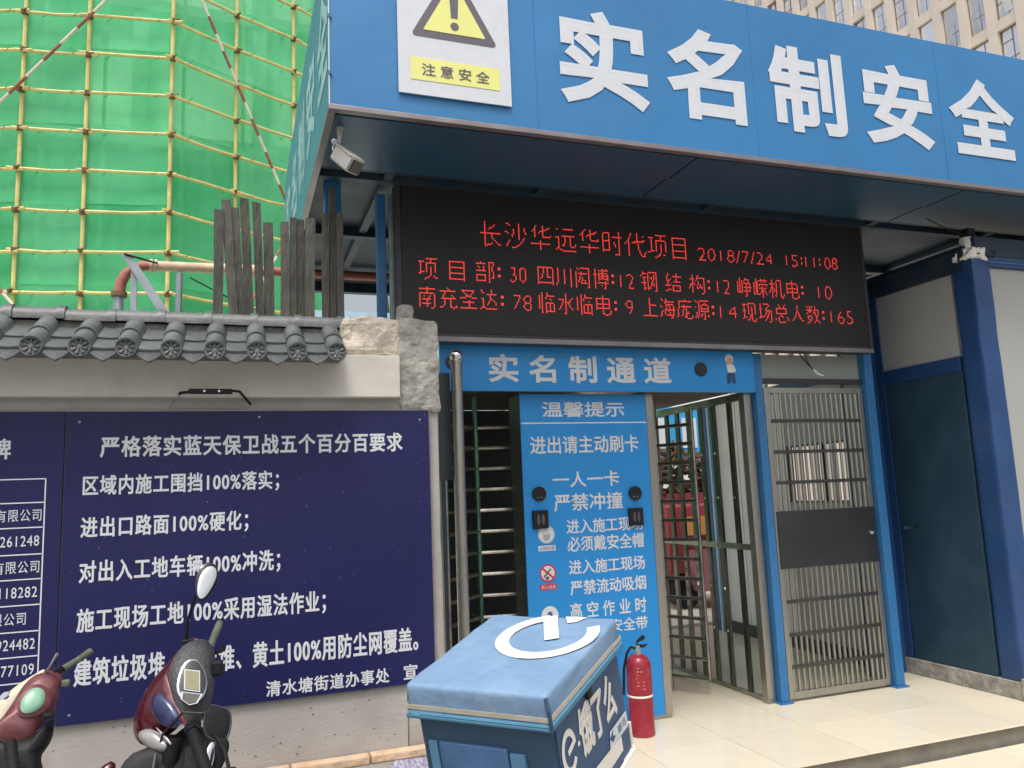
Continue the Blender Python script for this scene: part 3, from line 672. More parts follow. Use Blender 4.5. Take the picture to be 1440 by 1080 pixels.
led_text('2018/7/24', 3.254, 3.265, 3.93, 3.365); led_text('15', 4.05, 3.265, 4.165, 3.365); led_text('11', 4.235, 3.265, 4.33, 3.365); led_text('08', 4.42, 3.265, 4.55, 3.365)
mb = MB()
for x in (4.195, 4.37):
    for z in (3.29, 3.3, 3.33, 3.34): mb.add([(x, 4.8645, z), (x+.008, 4.8645, z), (x+.008, 4.8645, z+.008), (x, 4.8645, z+.008)], [(0, 1, 2, 3)])
fin('lit_colon', mb, ledred, led, kind='stuff')
R2 = (3.005, 3.16); R3 = (2.812, 2.965)
for s, a, b in (('项 目 部:', 1.118, 1.703), ('30', 1.759, 1.883), ('四川闳博:', 1.961, 2.555), ('12', 2.592, 2.708), ('钢 结 构:', 2.754, 3.35), ('12', 3.40, 3.522), ('峥嵘机电:', 3.579, 4.20), ('10', 4.33, 4.47)):
    dg_ = s.isdigit(); led_text(s, a, R2[0]+(.012 if dg_ else 0), b, R2[1]-(.03 if dg_ else 0))
for s, a, b in (('南充圣达:', 1.118, 1.718), ('78', 1.769, 1.914), ('临水临电:', 1.961, 2.565), ('9', 2.622, 2.69), ('上海庞源:', 2.754, 3.37), ('14', 3.409, 3.567), ('现场总人数:', 3.60, 4.38), ('165', 4.43, 4.655)):
    dg_ = s.isdigit(); led_text(s, a, R3[0]+(.012 if dg_ else 0), b, R3[1]-(.03 if dg_ else 0))
# dangling wire under the screen
mb = MB().tube([(4.19, 4.98, 2.60), (4.22, 4.975, 2.56), (4.27, 4.97, 2.50), (4.30, 4.96, 2.47)], .005, 6).tube([(4.24, 4.98, 2.60), (4.25, 4.97, 2.55), (4.275, 4.97, 2.50)], .004, 6)
wr = fin('hanging_wire', mb, blackpl, label='short black wire with a white taped end hanging below the LED screen', cat='wire')
fin('taped_end', MB().tube([(4.295, 4.96, 2.475), (4.33, 4.958, 2.44), (4.39, 4.955, 2.42)], [.006, .01, .004], 8), white_dim, wr)
# security camera
sc_ = thing('security_camera', 'grey box security camera on a bent bracket under the canopy corner', 'camera', (.55, 4.05, 3.35))
ax = (Vector((.60, 3.93, 3.33))-Vector((.505, 4.06, 3.475))).normalized()
def obox(c, ax, L, w, h, bev=.004):
    s_ = Vector((0, 0, 1)).cross(ax).normalized(); u_ = ax.cross(s_); bm = bmesh.new(); bmesh.ops.create_cube(bm, size=1)
    for v in bm.verts: v.co = Vector((v.co.x*L, v.co.y*w, v.co.z*h))
    bmesh.ops.bevel(bm, geom=bm.edges[:], offset=bev, segments=2, affect='EDGES')
    m_ = MB(); bm.verts.index_update(); m_.add([Vector(c)+ax*v.co.x+s_*v.co.y+u_*v.co.z for v in bm.verts], [[v.index for v in f.verts] for f in bm.faces]); bm.free(); return m_
c0 = Vector((.557, 4.0, 3.385))
fin('housing', obox(c0, ax, .17, .088, .085, .008), camgrey, sc_, smooth=True)
fin('sun_hood', obox(c0+Vector((.005, -.005, .048)), ax, .19, .10, .008, .003), camgrey, sc_)
fin('lens_window', obox(c0+ax*.088, ax, .008, .072, .066, .002), blackgloss, sc_)
fin('bracket', MB().tube([(.535, 4.09, 3.605), (.53, 4.085, 3.54), (.51, 4.06, 3.47), (.525, 4.04, 3.43)], [.02, .012, .012, .016], 10), camgrey, sc_, smooth=True)
fin('ball_joint', MB().lathe([(.001, -.016), (.011, -.011), (.016, 0), (.011, .011), (.001, .016)], (.497, 4.05, 3.505), 12), white_dim, sc_, smooth=True)
fin('cable', MB().tube([(.50, 4.05, 3.50), (.488, 4.05, 3.465), (.50, 4.045, 3.43), (.52, 4.04, 3.45), (.528, 4.06, 3.52), (.54, 4.09, 3.60)], .0045, 6), white_dim, sc_)

# ------------------------------------------------------------------ turnstile
print('turnstile')
tb = thing('header_sign', 'blue header band reading real-name passage above the turnstile bays', 'sign', (2.5, 5.0, 2.29))
fin('band', MB().box(1.29, 4.995, 2.293, 3.765, 5.03, 2.632), noticeblue, tb)
fin('band_trim', MB().box(1.29, 4.993, 2.634, 3.765, 5.03, 2.645), aluframe, tb)
text('实 名 制 通 道', tb, (1.625, 4.9925, 2.352), 1.41, .195, white_print, off=.028)
for x, z in ((1.378, 2.482), (3.29, 2.463)):
    s_ = fin('round_port', MB().poly([(x+.052*math.cos(k*math.pi/12), 4.985, z+.052*math.sin(k*math.pi/12)) for k in range(24)], (0, .0095, 0)), blackgloss, tb)
wk = MB(); F = lambda l: [(x, 4.9915, z) for x, z in l]
def el(cx, cz, a, b, y=4.9915, n=20): return [(cx+a*math.cos(2*math.pi*k/n), y, cz+b*math.sin(2*math.pi*k/n)) for k in range(n)]
def flat(l): return MB().add(l, [tuple(range(len(l)))])
wf = fin('worker_picture', flat(el(3.545, 2.545, .038, .038)), white_print, tb)
fin('face', flat(el(3.547, 2.53, .026, .024, 4.9905)), skinp, wf)
fin('shirt', flat([(3.515, 4.9912, 2.505), (3.58, 4.9912, 2.505), (3.60, 4.9912, 2.455), (3.575, 4.9912, 2.44), (3.525, 4.9912, 2.44)]), white_print, wf)
fin('trousers', flat([(3.522, 4.9908, 2.442), (3.582, 4.9908, 2.442), (3.592, 4.9908, 2.36), (3.565, 4.9908, 2.36), (3.553, 4.9908, 2.41), (3.542, 4.9908, 2.36), (3.515, 4.9908, 2.36)]), M('trouser_print', (.02, .05, .13), .5), wf)

ts = thing('turnstile_cabinet', 'blue notice board column between the turnstile bays with rules in white text', 'notice column', (2.4, 5.2, 0))
fin('cabinet', MB().box(1.882, 5.112, .0, 2.925, 5.35, 2.290, .003), steel, ts)
bd = fin('board', MB().box(1.876, 5.098, .03, 2.862, 5.111, 2.286), noticeblue, ts)
fin('edge_strip', MB().box(2.864, 5.096, .03, 2.924, 5.111, 2.288, .002), steel, ts)
YT = 5.0965
def tt(s, x0, z0, x1, z1, off=.016): text(s, ts, (x0, YT, z0), x1-x0, z1-z0, white_print, off=off)
tt('温馨提示', 2.04, 2.122, 2.685, 2.232, .02)
fin('rule_line', MB().quad((0, YT, 0), (1, 0, 0), (0, 0, 1), 1.88, 2.076, 2.86, 2.085), white_print, ts)
tt('进出请主动刷卡', 1.94, 1.865, 2.785, 1.99); tt('一人一卡', 2.096, 1.628, 2.612, 1.738, .016); tt('严禁冲撞', 2.096, 1.465, 2.628, 1.585, .016)
tt('进入施工现场', 2.183, 1.308, 2.778, 1.408); tt('必须戴安全帽', 2.183, 1.185, 2.778, 1.290)
tt('进入施工现场', 2.186, 1.032, 2.775, 1.130); tt('严禁流动吸烟', 2.188, .892, 2.775, .992)
tt('高 空 作 业 时', 2.18, .735, 2.768, .842); tt('必须系安全带', 2.18, .622, 2.768, .712)
for x, z, r_ in ((1.987, 1.592, .050), (2.727, 1.568, .050)):
    rd = fin('round_reader', MB().poly(el(x, z, r_, r_, 5.080, 24), (0, .0165, 0)), blackgloss, ts)
    mb = MB()
    for q in (-.014, .014): mb.tube([(x+q-.008, 5.0795, z-.028), (x+q, 5.0792, z-.020), (x+q+.006, 5.0795, z-.028)], .0014, 5)
    fin('arrow_mark', mb, galv, rd)
for x, z in ((1.986, 1.418), (2.72, 1.402)):
    cr = fin('card_reader', MB().box(x-.056, 5.072, z-.062, x+.056, 5.0965, z+.062, .004), blackpl, ts)
    mb = MB()
    for q in (-.017, .017): mb.poly(el(x+q, z, .011, .038, 5.0705, 14), (0, .0015, 0))
    fin('reader_window', mb, M('reader_window', (.07, .08, .09), .2), cr)
# pictograms
def icon(x, z, r_, ring=None, cap=None, capm=None, capt=None):
    o = fin('pictogram', flat(el(x, z, r_, r_, 5.0965)), white_print, ts)
    if ring: fin('ring', MB().disc((x, 5.0955, z), (1, 0, 0), (0, 0, 1), r_, 28, r_*.82), ring, o)
    if cap:
        p = fin('caption', flat([(x-.063, 5.0965, cap-.018), (x+.063, 5.0965, cap-.018), (x+.063, 5.0965, cap+.018), (x-.063, 5.0965, cap+.018)]), capm, ts)
        text(capt, p, (x-.052, 5.0955, cap-.012), .104, .024, white_print if capm is redp else blackp, off=.0)
    return o
i1 = icon(2.03, 1.315, .062, M('ring_grey', (.45, .5, .56), .5), 1.222, white_print, '必须戴安全帽')
fin('helmet_head', flat(el(2.03, 1.305, .028, .034, 5.0950)), M('icon_grey', (.34, .36, .38), .5), i1)
fin('helmet', flat([(1.996, 5.0945, 1.315), (2.064, 5.0945, 1.315), (2.055, 5.0945, 1.342), (2.03, 5.0945, 1.352), (2.005, 5.0945, 1.342)]), M('icon_grey2', (.55, .58, .62), .5), i1)
i2 = icon(2.028, 1.055, .060, redp, .963, redp, '禁止吸烟')
fin('cigarette', flat([(1.995, 5.0950, 1.035), (2.002, 5.0950, 1.026), (2.055, 5.0950, 1.078), (2.048, 5.0950, 1.087)]), blackp, i2)
fin('slash', flat([(1.980, 5.0942, 1.088), (1.989, 5.0942, 1.097), (2.076, 5.0942, 1.022), (2.067, 5.0942, 1.013)]), redp, i2)
fin('hand', flat(el(2.022, 1.022, .014, .012, 5.0946)), blackp, i2)
i3 = icon(2.030, .775, .062, None, .683, white_print, '必须系安全带')
fin('harness_figure', flat([(2.018, 5.095, .735), (2.042, 5.095, .735), (2.048, 5.095, .785), (2.04, 5.095, .80), (2.02, 5.095, .80), (2.012, 5.095, .785)]), M('icon_blue', (.05, .10, .28), .5), i3)
i4 = icon(2.42, .50, .090, None, None)
fin('figure_mark', flat([(2.40, 5.095, .475), (2.44, 5.095, .475), (2.44, 5.095, .515), (2.40, 5.095, .515)]), M('icon_blue', (.05, .10, .28), .5), i4)
p4 = fin('caption', flat([(2.36, 5.0965, .16), (2.48, 5.0965, .16), (2.48, 5.0965, .405), (2.36, 5.0965, .405)]), white_print, ts)
fin('red_mark', flat([(2.39, 5.0955, .33), (2.45, 5.0955, .33), (2.45, 5.0955, .365), (2.39, 5.0955, .365)]), redp, p4)

# turnstile hood (roof box) and side walls
th = thing('turnstile_hood', 'stainless hood over both turnstile bays behind the blue header', 'turnstile hood', (2.5, 5.7, 2.29))
fin('hood_plate', MB().box(1.29, 5.032, 2.335, 3.77, 6.55, 2.36), steel, th)
fin('hood_lip', MB().box(1.29, 5.032, 2.296, 3.77, 5.06, 2.334), steel, th)
for i in range(14): fin('hood_rib', MB().box(2.96+.056*i, 5.07, 2.318, 2.985+.056*i, 6.5, 2.334), steel, th)
sw = thing('side_screen', 'dark panelled screen closing the left side of the left turnstile bay', 'partition', (1.3, 5.6, 0))
for i in range(4): fin('screen_panel', MB().box(1.29, 5.05+.37*i, .02, 1.315, 5.41+.37*i, 2.29, .003), darkpanel, sw)
bk = thing('back_screen', 'dark blue-grey panel closing the rear of the left turnstile bay', 'partition', (1.6, 6.55, 0))
for i in range(3): fin('screen_panel', MB().box(1.32+.56*i, 6.54, .02, 1.875+.56*i, 6.565, 2.332, .003), darkpanel, bk)
# rotor of each bay: central column with three wings of looped arms
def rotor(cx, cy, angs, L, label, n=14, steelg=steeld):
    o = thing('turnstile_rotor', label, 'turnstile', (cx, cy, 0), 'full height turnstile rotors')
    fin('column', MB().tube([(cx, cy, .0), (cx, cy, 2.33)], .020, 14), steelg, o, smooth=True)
    for a, L_ in zip(angs, L):
        d = Vector((math.sin(R(a)), -math.cos(R(a)), 0)); e = Vector((cx, cy, 0))+d*L_
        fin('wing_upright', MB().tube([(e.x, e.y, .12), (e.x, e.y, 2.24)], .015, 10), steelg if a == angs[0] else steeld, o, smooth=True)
        for k in range(n):
            z = .12+.152*k
            fin('arm', MB().tube([(cx, cy, z), tuple(Vector((cx, cy, z))+d*(L_*.97))], .0145, 8), steeld, o, smooth=True)
    return o
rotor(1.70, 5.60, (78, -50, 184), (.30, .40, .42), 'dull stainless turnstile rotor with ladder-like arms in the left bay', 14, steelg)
rotor(3.30, 5.75, (-80, 30, 176), (.17, .34, .36), 'dull stainless turnstile rotor with ladder-like arms in the right bay')
# curved comb guard and fence on the right of the right bay
fn = thing('turnstile_fence', 'stainless fence of tall flat bars receding along the right turnstile bay', 'fence', (3.76, 5.8, 0))
fin('end_post', MB().box(3.705, 5.07, 0, 3.775, 5.14, 2.29, .004), steel, fn)
for y in (5.33, 5.555, 5.75, 5.94, 6.12, 6.30): fin('flat_bar', MB().box(3.735, y-.026, .03, 3.758, y+.026, 2.29, .003), M('dark_polished_bar', (.14, .14, .125), .25, .9, .4, 3, ani=(1, 1, .3)), fn)
fin('bottom_rail', MB().box(3.73, 5.142, .006, 3.765, 6.5, .03), steeld, fn)
fin('top_rail', MB().box(3.725, 5.142, 2.252, 3.77, 6.5, 2.31), steeld, fn)
fin('mid_rail', MB().box(3.722, 5.142, 1.10, 3.7345, 6.5, 1.145), steeld, fn)
fin('end_post', MB().box(3.715, 6.50, 0, 3.775, 6.56, 2.29, .004), steel, fn)
mb = MB()
for y in (5.33, 5.555, 5.75, 5.94):
    for z in (.45, .78, 1.5, 1.86): mb.tube([(3.733, y, z), (3.737, y, z)], .011, 8)
fin('bolt_head', mb, chrome, fn, kind='stuff')
# fixed comb at the left of the right bay
cb = thing('turnstile_comb', 'stainless ladder of short fixed bars beside the notice column', 'barrier', (3.05, 5.8, 0))
for x, y in ((3.03, 5.42), (3.22, 6.42), (3.60, 6.45)): fin('upright', MB().box(x-.02, y-.02, 0, x+.02, y+.02, 2.33, .003), steeld, cb)
for k in range(13): fin('rung', MB().tube([(3.22, 6.42, .18+.166*k), (3.60, 6.45, .18+.166*k)], .016, 8), steeld, cb, smooth=True)
# polished guard pole in front
pl = thing('guard_pole', 'polished stainless pole with a ball top in front of the left turnstile', 'pole', (1.32, 4.72, 0))
fin('pole', MB().tube([(1.318, 4.72, 0.012), (1.322, 4.72, 2.43)], .036, 20), steel, pl, smooth=True)
fin('ball', MB().lathe([(.001, -.042), (.026, -.034), (.040, -.012), (.042, .004), (.034, .026), (.018, .039), (.001, .043)], (1.322, 4.72, 2.475), 24), chrome, pl, smooth=True)
fin('neck', MB().tube([(1.322, 4.72, 2.428), (1.322, 4.72, 2.445)], .044, 20), steel, pl, smooth=True)
fin('base_flange', MB().lathe([(.07, 0), (.07, .008), (.04, .02)], (1.318, 4.72, 0), 20), steel, pl, smooth=True)
fin('bracket', MB().box(1.16, 4.80, 1.70, 1.30, 4.83, 2.38, .004), darkpanel, pl, label='dark plate between pole and wall end')

# ------------------------------------------------------------------ barred gate
print('gate')
g = thing('barred_gate', 'stainless gate of close vertical bars with a dark lock plate', 'gate', (4.35, 5.05, 0))
G0, G1 = 3.865, 4.825
fin('frame', MB().box(G0, 5.03, .02, G0+.045, 5.07, 2.335, .004).box(G1-.045, 5.03, .02, G1, 5.07, 2.335, .004).box(G0+.046, 5.032, 2.295, G1-.046, 5.068, 2.335).box(G0+.046, 5.032, .02, G1-.046, 5.068, .07), steel, g)
nb_ = 18; b0 = None
for i in range(nb_):
    x = G0+.062+i*(G1-G0-.124)/(nb_-1)
    for z0, z1 in ((.071, .955), (1.385, 2.294)):
        fin('bar', MB().tube([(x, 5.05, z0), (x, 5.05, z1)], .0115, 10), steel, g, smooth=True)
for z in (.245, .475, .715, 1.60, 1.835, 2.075): fin('cross_rail', MB().box(G0+.046, 5.028, z-.013, G1-.046, 5.0415, z+.013), M('dark_steel_rail', (.09, .09, .085), .4, .8), g)
fin('lock_plate', MB().box(G0+.02, 5.022, .956, G1-.008, 5.078, 1.384, .003), M('brushed_dark_plate', (.075, .08, .085), .38, .85, .25, 1.2), g)
kn = fin('lock', MB().poly(el(4.767, 1.18, .022, .022, 5.012), (0, .0095, 0)), chrome, g)
fin('knob', MB().lathe([(.008, 0), (.018, .012), (.02, .026), (.012, .034)], (0, 0, 0), 14), chrome, kn) if False else None
fin('handle', MB().tube([(4.767, 5.012, 1.18), (4.767, 4.985, 1.18), (4.74, 4.975, 1.178)], .008, 8), chrome, g)
pt = thing('gate_transom', 'grey-green panel and rail above the barred gate', 'panel', (4.35, 5.06, 2.34))
fin('panel', MB().box(3.86, 5.055, 2.41, 4.83, 5.075, 2.60), M('grey_green_panel', (.26, .29, .26), .5, 0, .08, 2), pt)
fin('rail', MB().box(3.86, 5.03, 2.365, 4.83, 5.054, 2.408, .003), ledframe, pt)

# ------------------------------------------------------------------ guard room
print('room')
gr = thing('guard_room', 'blue framed guard room with pale panels and a dark blue side door, at the right', 'cabin', (6, 5, 0))
fin('sill', MB().box(5.285, 4.30, 0, 5.34, 5.38, .125, .006), concrete, gr)
fin('inner_filler', MB().box(4.918, 5.34, 0, 5.299, 5.37, 3.6), roomblue, gr)
fin('return_panel', MB().box(4.922, 5.072, .0, 4.94, 5.338, 3.55), panelw, gr)
fin('corner_strip', MB().box(5.298, 5.27, .126, 5.36, 5.34, 3.27), roomblue, gr)
dr = fin('door', MB().box(5.305, 4.50, .13, 5.34, 5.255, 2.395, .004), darkblue, gr)
fin('door_frame', MB().box(5.300, 4.505, 2.398, 5.36, 5.268, 2.515, .004), roomblue, gr)
fin('handle', MB().tube([(5.306, 5.20, 1.185), (5.285, 5.20, 1.185)], .018, 12).tube([(5.285, 5.20, 1.185), (5.28, 5.12, 1.183)], .007, 8), chrome, dr)
fin('keyhole', MB().tube([(5.306, 5.09, 1.20), (5.3035, 5.09, 1.20)], .012, 10), blackpl, dr)
fin('transom_panel', MB().box(5.312, 4.505, 2.517, 5.34, 5.268, 3.165), panelw, gr)
fin('head_beam', MB().box(5.29, 4.36, 3.167, 5.36, 5.34, 3.33, .004), beamdark, gr)
# dented corner post
mb = rough_block(5.298, 4.29, .0, 5.485, 4.48, 3.245, 4, .0035, 3, 9, .018)
mb.v = [(x, y+.014*math.exp(-((z-2.60+.12*(x-5.39))/.035)**2)*(1 if y < 4.36 else 0)+.01*math.exp(-((z-2.28)/.02)**2)*(1 if y < 4.36 else 0), z) for x, y, z in mb.v]
fin('corner_post', mb, roomblue, gr, smooth=True)
fin('post_foot', rough_block(5.27, 4.262, 0.0, 5.52, 4.30, .16, 2, .008, 10, 4, .01), concrete, gr)
for i in range(3): fin('front_panel', MB().box(5.49+.96*i, 4.33, .12, 6.447+.96*i, 4.38, 3.185, .003), panelw, gr)
fin('top_rail', MB().box(5.487, 4.30, 3.188, 8.4, 4.39, 3.27, .004), roomblue, gr)
fin('top_rail_lip', MB().box(5.487, 4.292, 3.215, 8.4, 4.2985, 3.225), postblue, gr)
fin('sill', MB().box(5.53, 4.31, 0, 8.4, 4.40, .118), concrete, gr)
fin('roof_plate', MB().box(5.30, 4.36, 3.335, 8.4, 5.38, 3.36), ceilm, gr)
bmx = fin('side_beam', MB().box(5.365, 4.30, 3.272, 8.4, 4.36, 3.42), beamdark, gr)
mb = MB()
mb = rough_block(5.31, 4.285, 3.235, 5.475, 4.47, 3.33, 3, .035, 16, 5, .03)
fm = fin('foam_sealant', mb, foam, smooth=True, label='white foam lump on top of the blue corner post', cat='foam')
fin('foam_neck', rough_block(5.345, 4.34, 3.31, 5.445, 4.42, 3.44, 3, .02, 14, 6, .03), foam, fm, smooth=True)
fin('black_cap', MB().box(5.345, 4.33, 3.43, 5.425, 4.41, 3.50, .01), blackpl, fm)
mb = MB()
for k in range(16):
    a = k/16*2*math.pi; mb.tube([(5.39+.07*math.cos(a), 4.37+.07*math.sin(a), 3.27), (5.39+.12*math.cos(a), 4.37+.11*math.sin(a), 3.235+random.uniform(-.02, .01))], [.014, .002], 6)
fin('foam_drips', mb, foam, fm)
fin('thin_wire', MB().tube([(5.36, 4.36, 3.44), (5.1, 4.3, 3.455), (4.85, 4.25, 3.50)], .004, 5).tube([(5.45, 4.3, 3.27), (5.5, 4.27, 3.25), (5.53, 4.27, 3.29), (5.50, 4.28, 3.31)], .005, 5), blackpl, label='thin black wire running from the foam lump into the canopy', cat='wire')
# corridor wall behind the gate, with a window opening
cw = thing('corridor_wall', 'pale panelled corridor wall with a window opening behind the barred gate', 'wall', (5.25, 6.5, 0))
fin('base_course', MB().box(5.18, 5.39, 0, 5.26, 8.0, .12), M('dark_base_course', (.06, .06, .06), .7), cw)
for y0, y1 in ((5.39, 5.535), (6.50, 7.10), (7.105, 7.30), (7.305, 7.70)): fin('wall_panel', MB().box(5.2, y0, .121, 5.25, y1-.005, 2.50), M('corridor_panel_white', (.72, .73, .70), .5, 0, .06, 2), cw)
fin('wall_panel', MB().box(5.2, 5.54, .121, 5.25, 6.495, 1.40), panelw, cw); fin('wall_panel', MB().box(5.2, 5.54, 1.96, 5.25, 6.495, 2.50), panelw, cw)
wf_ = fin('window', MB().box(5.19, 5.54, 1.402, 5.255, 5.56, 1.958).box(5.19, 6.475, 1.402, 5.255, 6.495, 1.958).box(5.19, 5.561, 1.402, 5.255, 6.474, 1.42).box(5.19, 5.561, 1.94, 5.255, 6.474, 1.958).box(5.2, 6.0, 1.421, 5.24, 6.03, 1.939), ledframe, cw)
fin('end_post', MB().box(5.15, 7.72, 0, 5.26, 7.90, 2.52, .004), roomblue, cw)
fin('end_trim', MB().box(5.12, 7.705, .0, 5.149, 7.735, 2.52), M('pale_blue_trim', (.35, .55, .70), .5), cw)
fin('top_rail', MB().box(5.19, 5.39, 2.503, 5.27, 7.9, 2.58), roomblue, cw)

# ------------------------------------------------------------------ yard behind
print('yard')
sh = thing('site_shed', 'cyan and white site board on a long shed beyond the turnstile', 'shed', (7.4, 12.5, -.03))
fin('wall', MB().box(4.0, 12.6, -.03, 9.5, 12.8, 3.6), palew, sh)
fin('cyan_board', MB().box(6.2, 12.52, 2.15, 8.6, 12.59, 3.05), cyanb, sh)
for x in (6.45, 7.15, 7.75, 8.2): fin('white_square', MB().box(x, 12.505, 2.3, x+.3, 12.518, 2.85), white_print, sh)
for x in (4.2, 5.2, 7.0, 8.9): fin('shed_post', MB().box(x, 12.45, -.03, x+.1, 12.55, 3.5), galv, sh)
sp = thing('scrap_heap', 'brown heap of rusty offcuts beyond the turnstile', 'scrap heap', (6.9, 11, 0))
fin('bin', MB().box(5.6, 10.9, -.03, 8.6, 11.8, 1.5), redmach, sp)
mb = MB()
for k in range(420):
    c = Vector((random.uniform(5.6, 8.6), random.uniform(10.9, 11.7), 1.45+random.random()*.75)); d = Vector((random.uniform(-1, 1), random.uniform(-.6, .6), random.uniform(-.5, .5))).normalized()*random.uniform(.08, .25)
    mb.tube([c-d, c+d], random.uniform(.012, .04), 5)
fin('scrap', mb, scrap, sp, kind='stuff')
mc = thing('red_machine', 'dark red site machine parked beyond the turnstile', 'machine', (6.2, 9.6, 0))
fin('body', MB().box(5.5, 9.4, .45, 7.6, 10.2, 1.35, .04), redmach, mc, smooth=True); fin('hopper', MB().poly([(5.9, 9.35, .2), (6.9, 9.35, .2), (7.2, 9.35, .75), (5.7, 9.35, .75)], (0, .6, 0)), M('hopper_pink', (.42, .16, .18), .5), mc)
fin('panel_board', MB().box(5.75, 9.33, .95, 7.1, 9.345, 1.2), orangeb, mc)
for x in (5.8, 7.1): fin('wheel', MB().tube([(x, 9.5, .2), (x, 9.7, .2)], .22, 16), blackpl, mc, smooth=True)
mb = MB()
pb = thing('plank_stack', 'stack of pale planks and steel beside the red machine', 'planks', (5.2, 9.8, 0))
for k in range(12):
    z = -.03+.085*(k//2); fin('plank', MB().box(3.9+random.uniform(-.1, .1), 9.9+.35*(k % 2), z, 5.5+random.uniform(-.1, .1), 10.2+.35*(k % 2), z+.075), (orangeb if k % 5 == 3 else palew), pb)
for k in range(7):
    x = 4.3+.28*k; fin('pole', MB().tube([(x, 11.2, 0), (x+random.uniform(-.5, .5), 11.9, 2.1+random.random()*.6)], .035, 8), yelpole, label='yellow pole leaning upright in the yard, %s' % ['leftmost beyond the turnstile', 'second from the left beyond the turnstile', 'third from the left beyond the turnstile', 'middle one of seven beyond the turnstile', 'fifth from the left beyond the turnstile', 'sixth from the left beyond the turnstile', 'rightmost of the seven beyond the turnstile'][k], cat='pole', group='yellow poles leaning in the yard')
wn_ = thing('window_view_fence', 'blue and cream hoarding seen through the corridor window', 'fence', (11.5, 11.5, 0))
for k in range(8): fin('hoarding_panel', MB().box(8.0+.9*k, 8.6+.0*k, -.03, 8.88+.9*k, 8.65, 1.75-.12*(k % 3)), [M('cream_hoarding', (.62, .58, .42), .6), M('rust_sheet', (.22, .10, .07), .8, 0, .4, 5), cyanb][(k*2) % 3], wn_)
fin('cap_strip', MB().box(8.0, 8.58, 1.76, 15.2, 8.66, 2.1), cyanb, wn_)
# far low fence and tree seen under the canopy at the left
ff = thing('site_hoarding', 'pale blue corrugated hoarding far behind the canopy posts', 'fence', (2.5, 14, 0))
for k in range(7): fin('hoarding_panel', MB().box(1.2+.55*k, 13.9, -.03, 1.74+.55*k, 13.94, 4.95), M('pale_blue_sheet', (.35, .52, .62), .5, 0, .1, 6), ff)
fin('support', MB().tube([(2.4, 13.8, 0), (2.9, 14.5, 5.6)], .03, 6).tube([(3.2, 14.4, 0), (2.7, 14.5, 5.7)], .03, 6), barkm, ff)
def tree(x, y, z0, H, rad, label, nleaf=1600, seed=1):
    rn = random.Random(seed); o = thing('tree', label, 'tree', (x, y, z0))
    mb = MB().tube([(x, y, z0), (x+.1, y, z0+H*.45), (x, y, z0+H*.8)], [.16, .1, .04], 8)
    for k in range(9):
        a = rn.uniform(0, 6.28); h = rn.uniform(.4, .75)*H; mb.tube([(x, y, z0+h), (x+rad*.7*math.cos(a), y+rad*.7*math.sin(a), z0+h+rad*.5)], [.05, .015], 6)
    fin('trunk', mb, barkm, o)
    mb = MB(); cl = [(rn.uniform(-1, 1)*rad*.7, rn.uniform(-1, 1)*rad*.7, H*.72+rn.uniform(-.5, .6)*rad) for _ in range(14)]
    for k in range(nleaf):
        c = rn.choice(cl); p = Vector((x+c[0]+rn.gauss(0, .28)*rad*.6, y+c[1]+rn.gauss(0, .28)*rad*.6, z0+c[2]+rn.gauss(0, .22)*rad*.6))
        d = Vector((rn.gauss(0, 1), rn.gauss(0, 1), rn.gauss(0, 1))).normalized(); e = d.orthogonal().normalized()*.07; d *= .12
        mb.add([p-d, p+e, p+d, p-e], [(0, 1, 2, 3)])
    fin('crown', mb, leafm, o)
tree(2.05, 19, -.03, 7.2, .8, 'small dark tree far behind the left canopy post', 900, 3)

# ------------------------------------------------------------------ tower at the upper right
print('tower')
tw = thing('office_tower', 'pale stone office tower with a grid of windows behind the canopy', 'building', (45, 43, -.25))
TX = 42.5
fin('wall', MB().box(TX+.6, 22, -.25, TX+20, 57.2, 60), M('tower_core', (.10, .11, .12), .5, .2, .1, .2), tw)
c1 = 1.785; ys = [29.45-c1*4+c1*k for k in range(20)]; zs = [27.9-3.57+3.57*k for k in range(8)]
mb = MB()
for y in ys: 
    fin('pier', MB().box(TX, y-.27, -.25, TX+.6, y+.27, 60), towerstone, tw)
for z in zs+[z for z in (13.6, 17.2, 20.8)]:
    fin('spandrel', MB().box(TX+.10, ys[0]-.27, z-.32, TX+.598, ys[-1]+.27, z+.32), towerstone, tw)
wv = MB(); wh = (3.57-.64); ww = c1-.54
wv.box(.30, -ww/2, 0, .36, -ww/2+.06, wh).box(.30, ww/2-.06, 0, .36, ww/2, wh).box(.30, -ww/2+.061, 0, .36, ww/2-.061, .07).box(.30, -ww/2+.061, wh-.07, .36, ww/2-.061, wh)
wv.box(.31, -.02-.1, .071, .35, .02-.1, wh-.071)
wv.box(.312, -ww/2+.061, wh*.36, .348, -.121, wh*.36+.05).box(.312, -.079, wh*.36, .348, ww/2-.061, wh*.36+.05).box(.312, -.079, wh*.72, .348, ww/2-.061, wh*.72+.05)
wm = rawmesh('window', wv, towerframe, False)
pm = rawmesh('pane', MB().box(.34-.012, -ww/2+.06, .07, .34, ww/2-.06, wh-.07), towerglass, False)
rn = random.Random(4)
for z in zs[:-1]:
    for y in ys[:-1]:
        o = put(wm, 'window', (TX, y+c1/2, z+.32), (0, 0, 0), tw)
        p = bpy.data.objects.new('pane', pm); COL.objects.link(p); p.parent = o; p.rotation_euler = (rn.uniform(-.008, .008), rn.uniform(-.015, .015), rn.uniform(-.02, .02))
        if rn.random() < .07:
            q = bpy.data.objects.new('open_sash', rawmesh('open_sash', MB().box(-.06, -.0, .0, -.02, .5, 1.5), towerglass, False)); COL.objects.link(q); q.parent = o; q.location = (.30, -.45, .3); q.rotation_euler = (0, R(-18), 0)

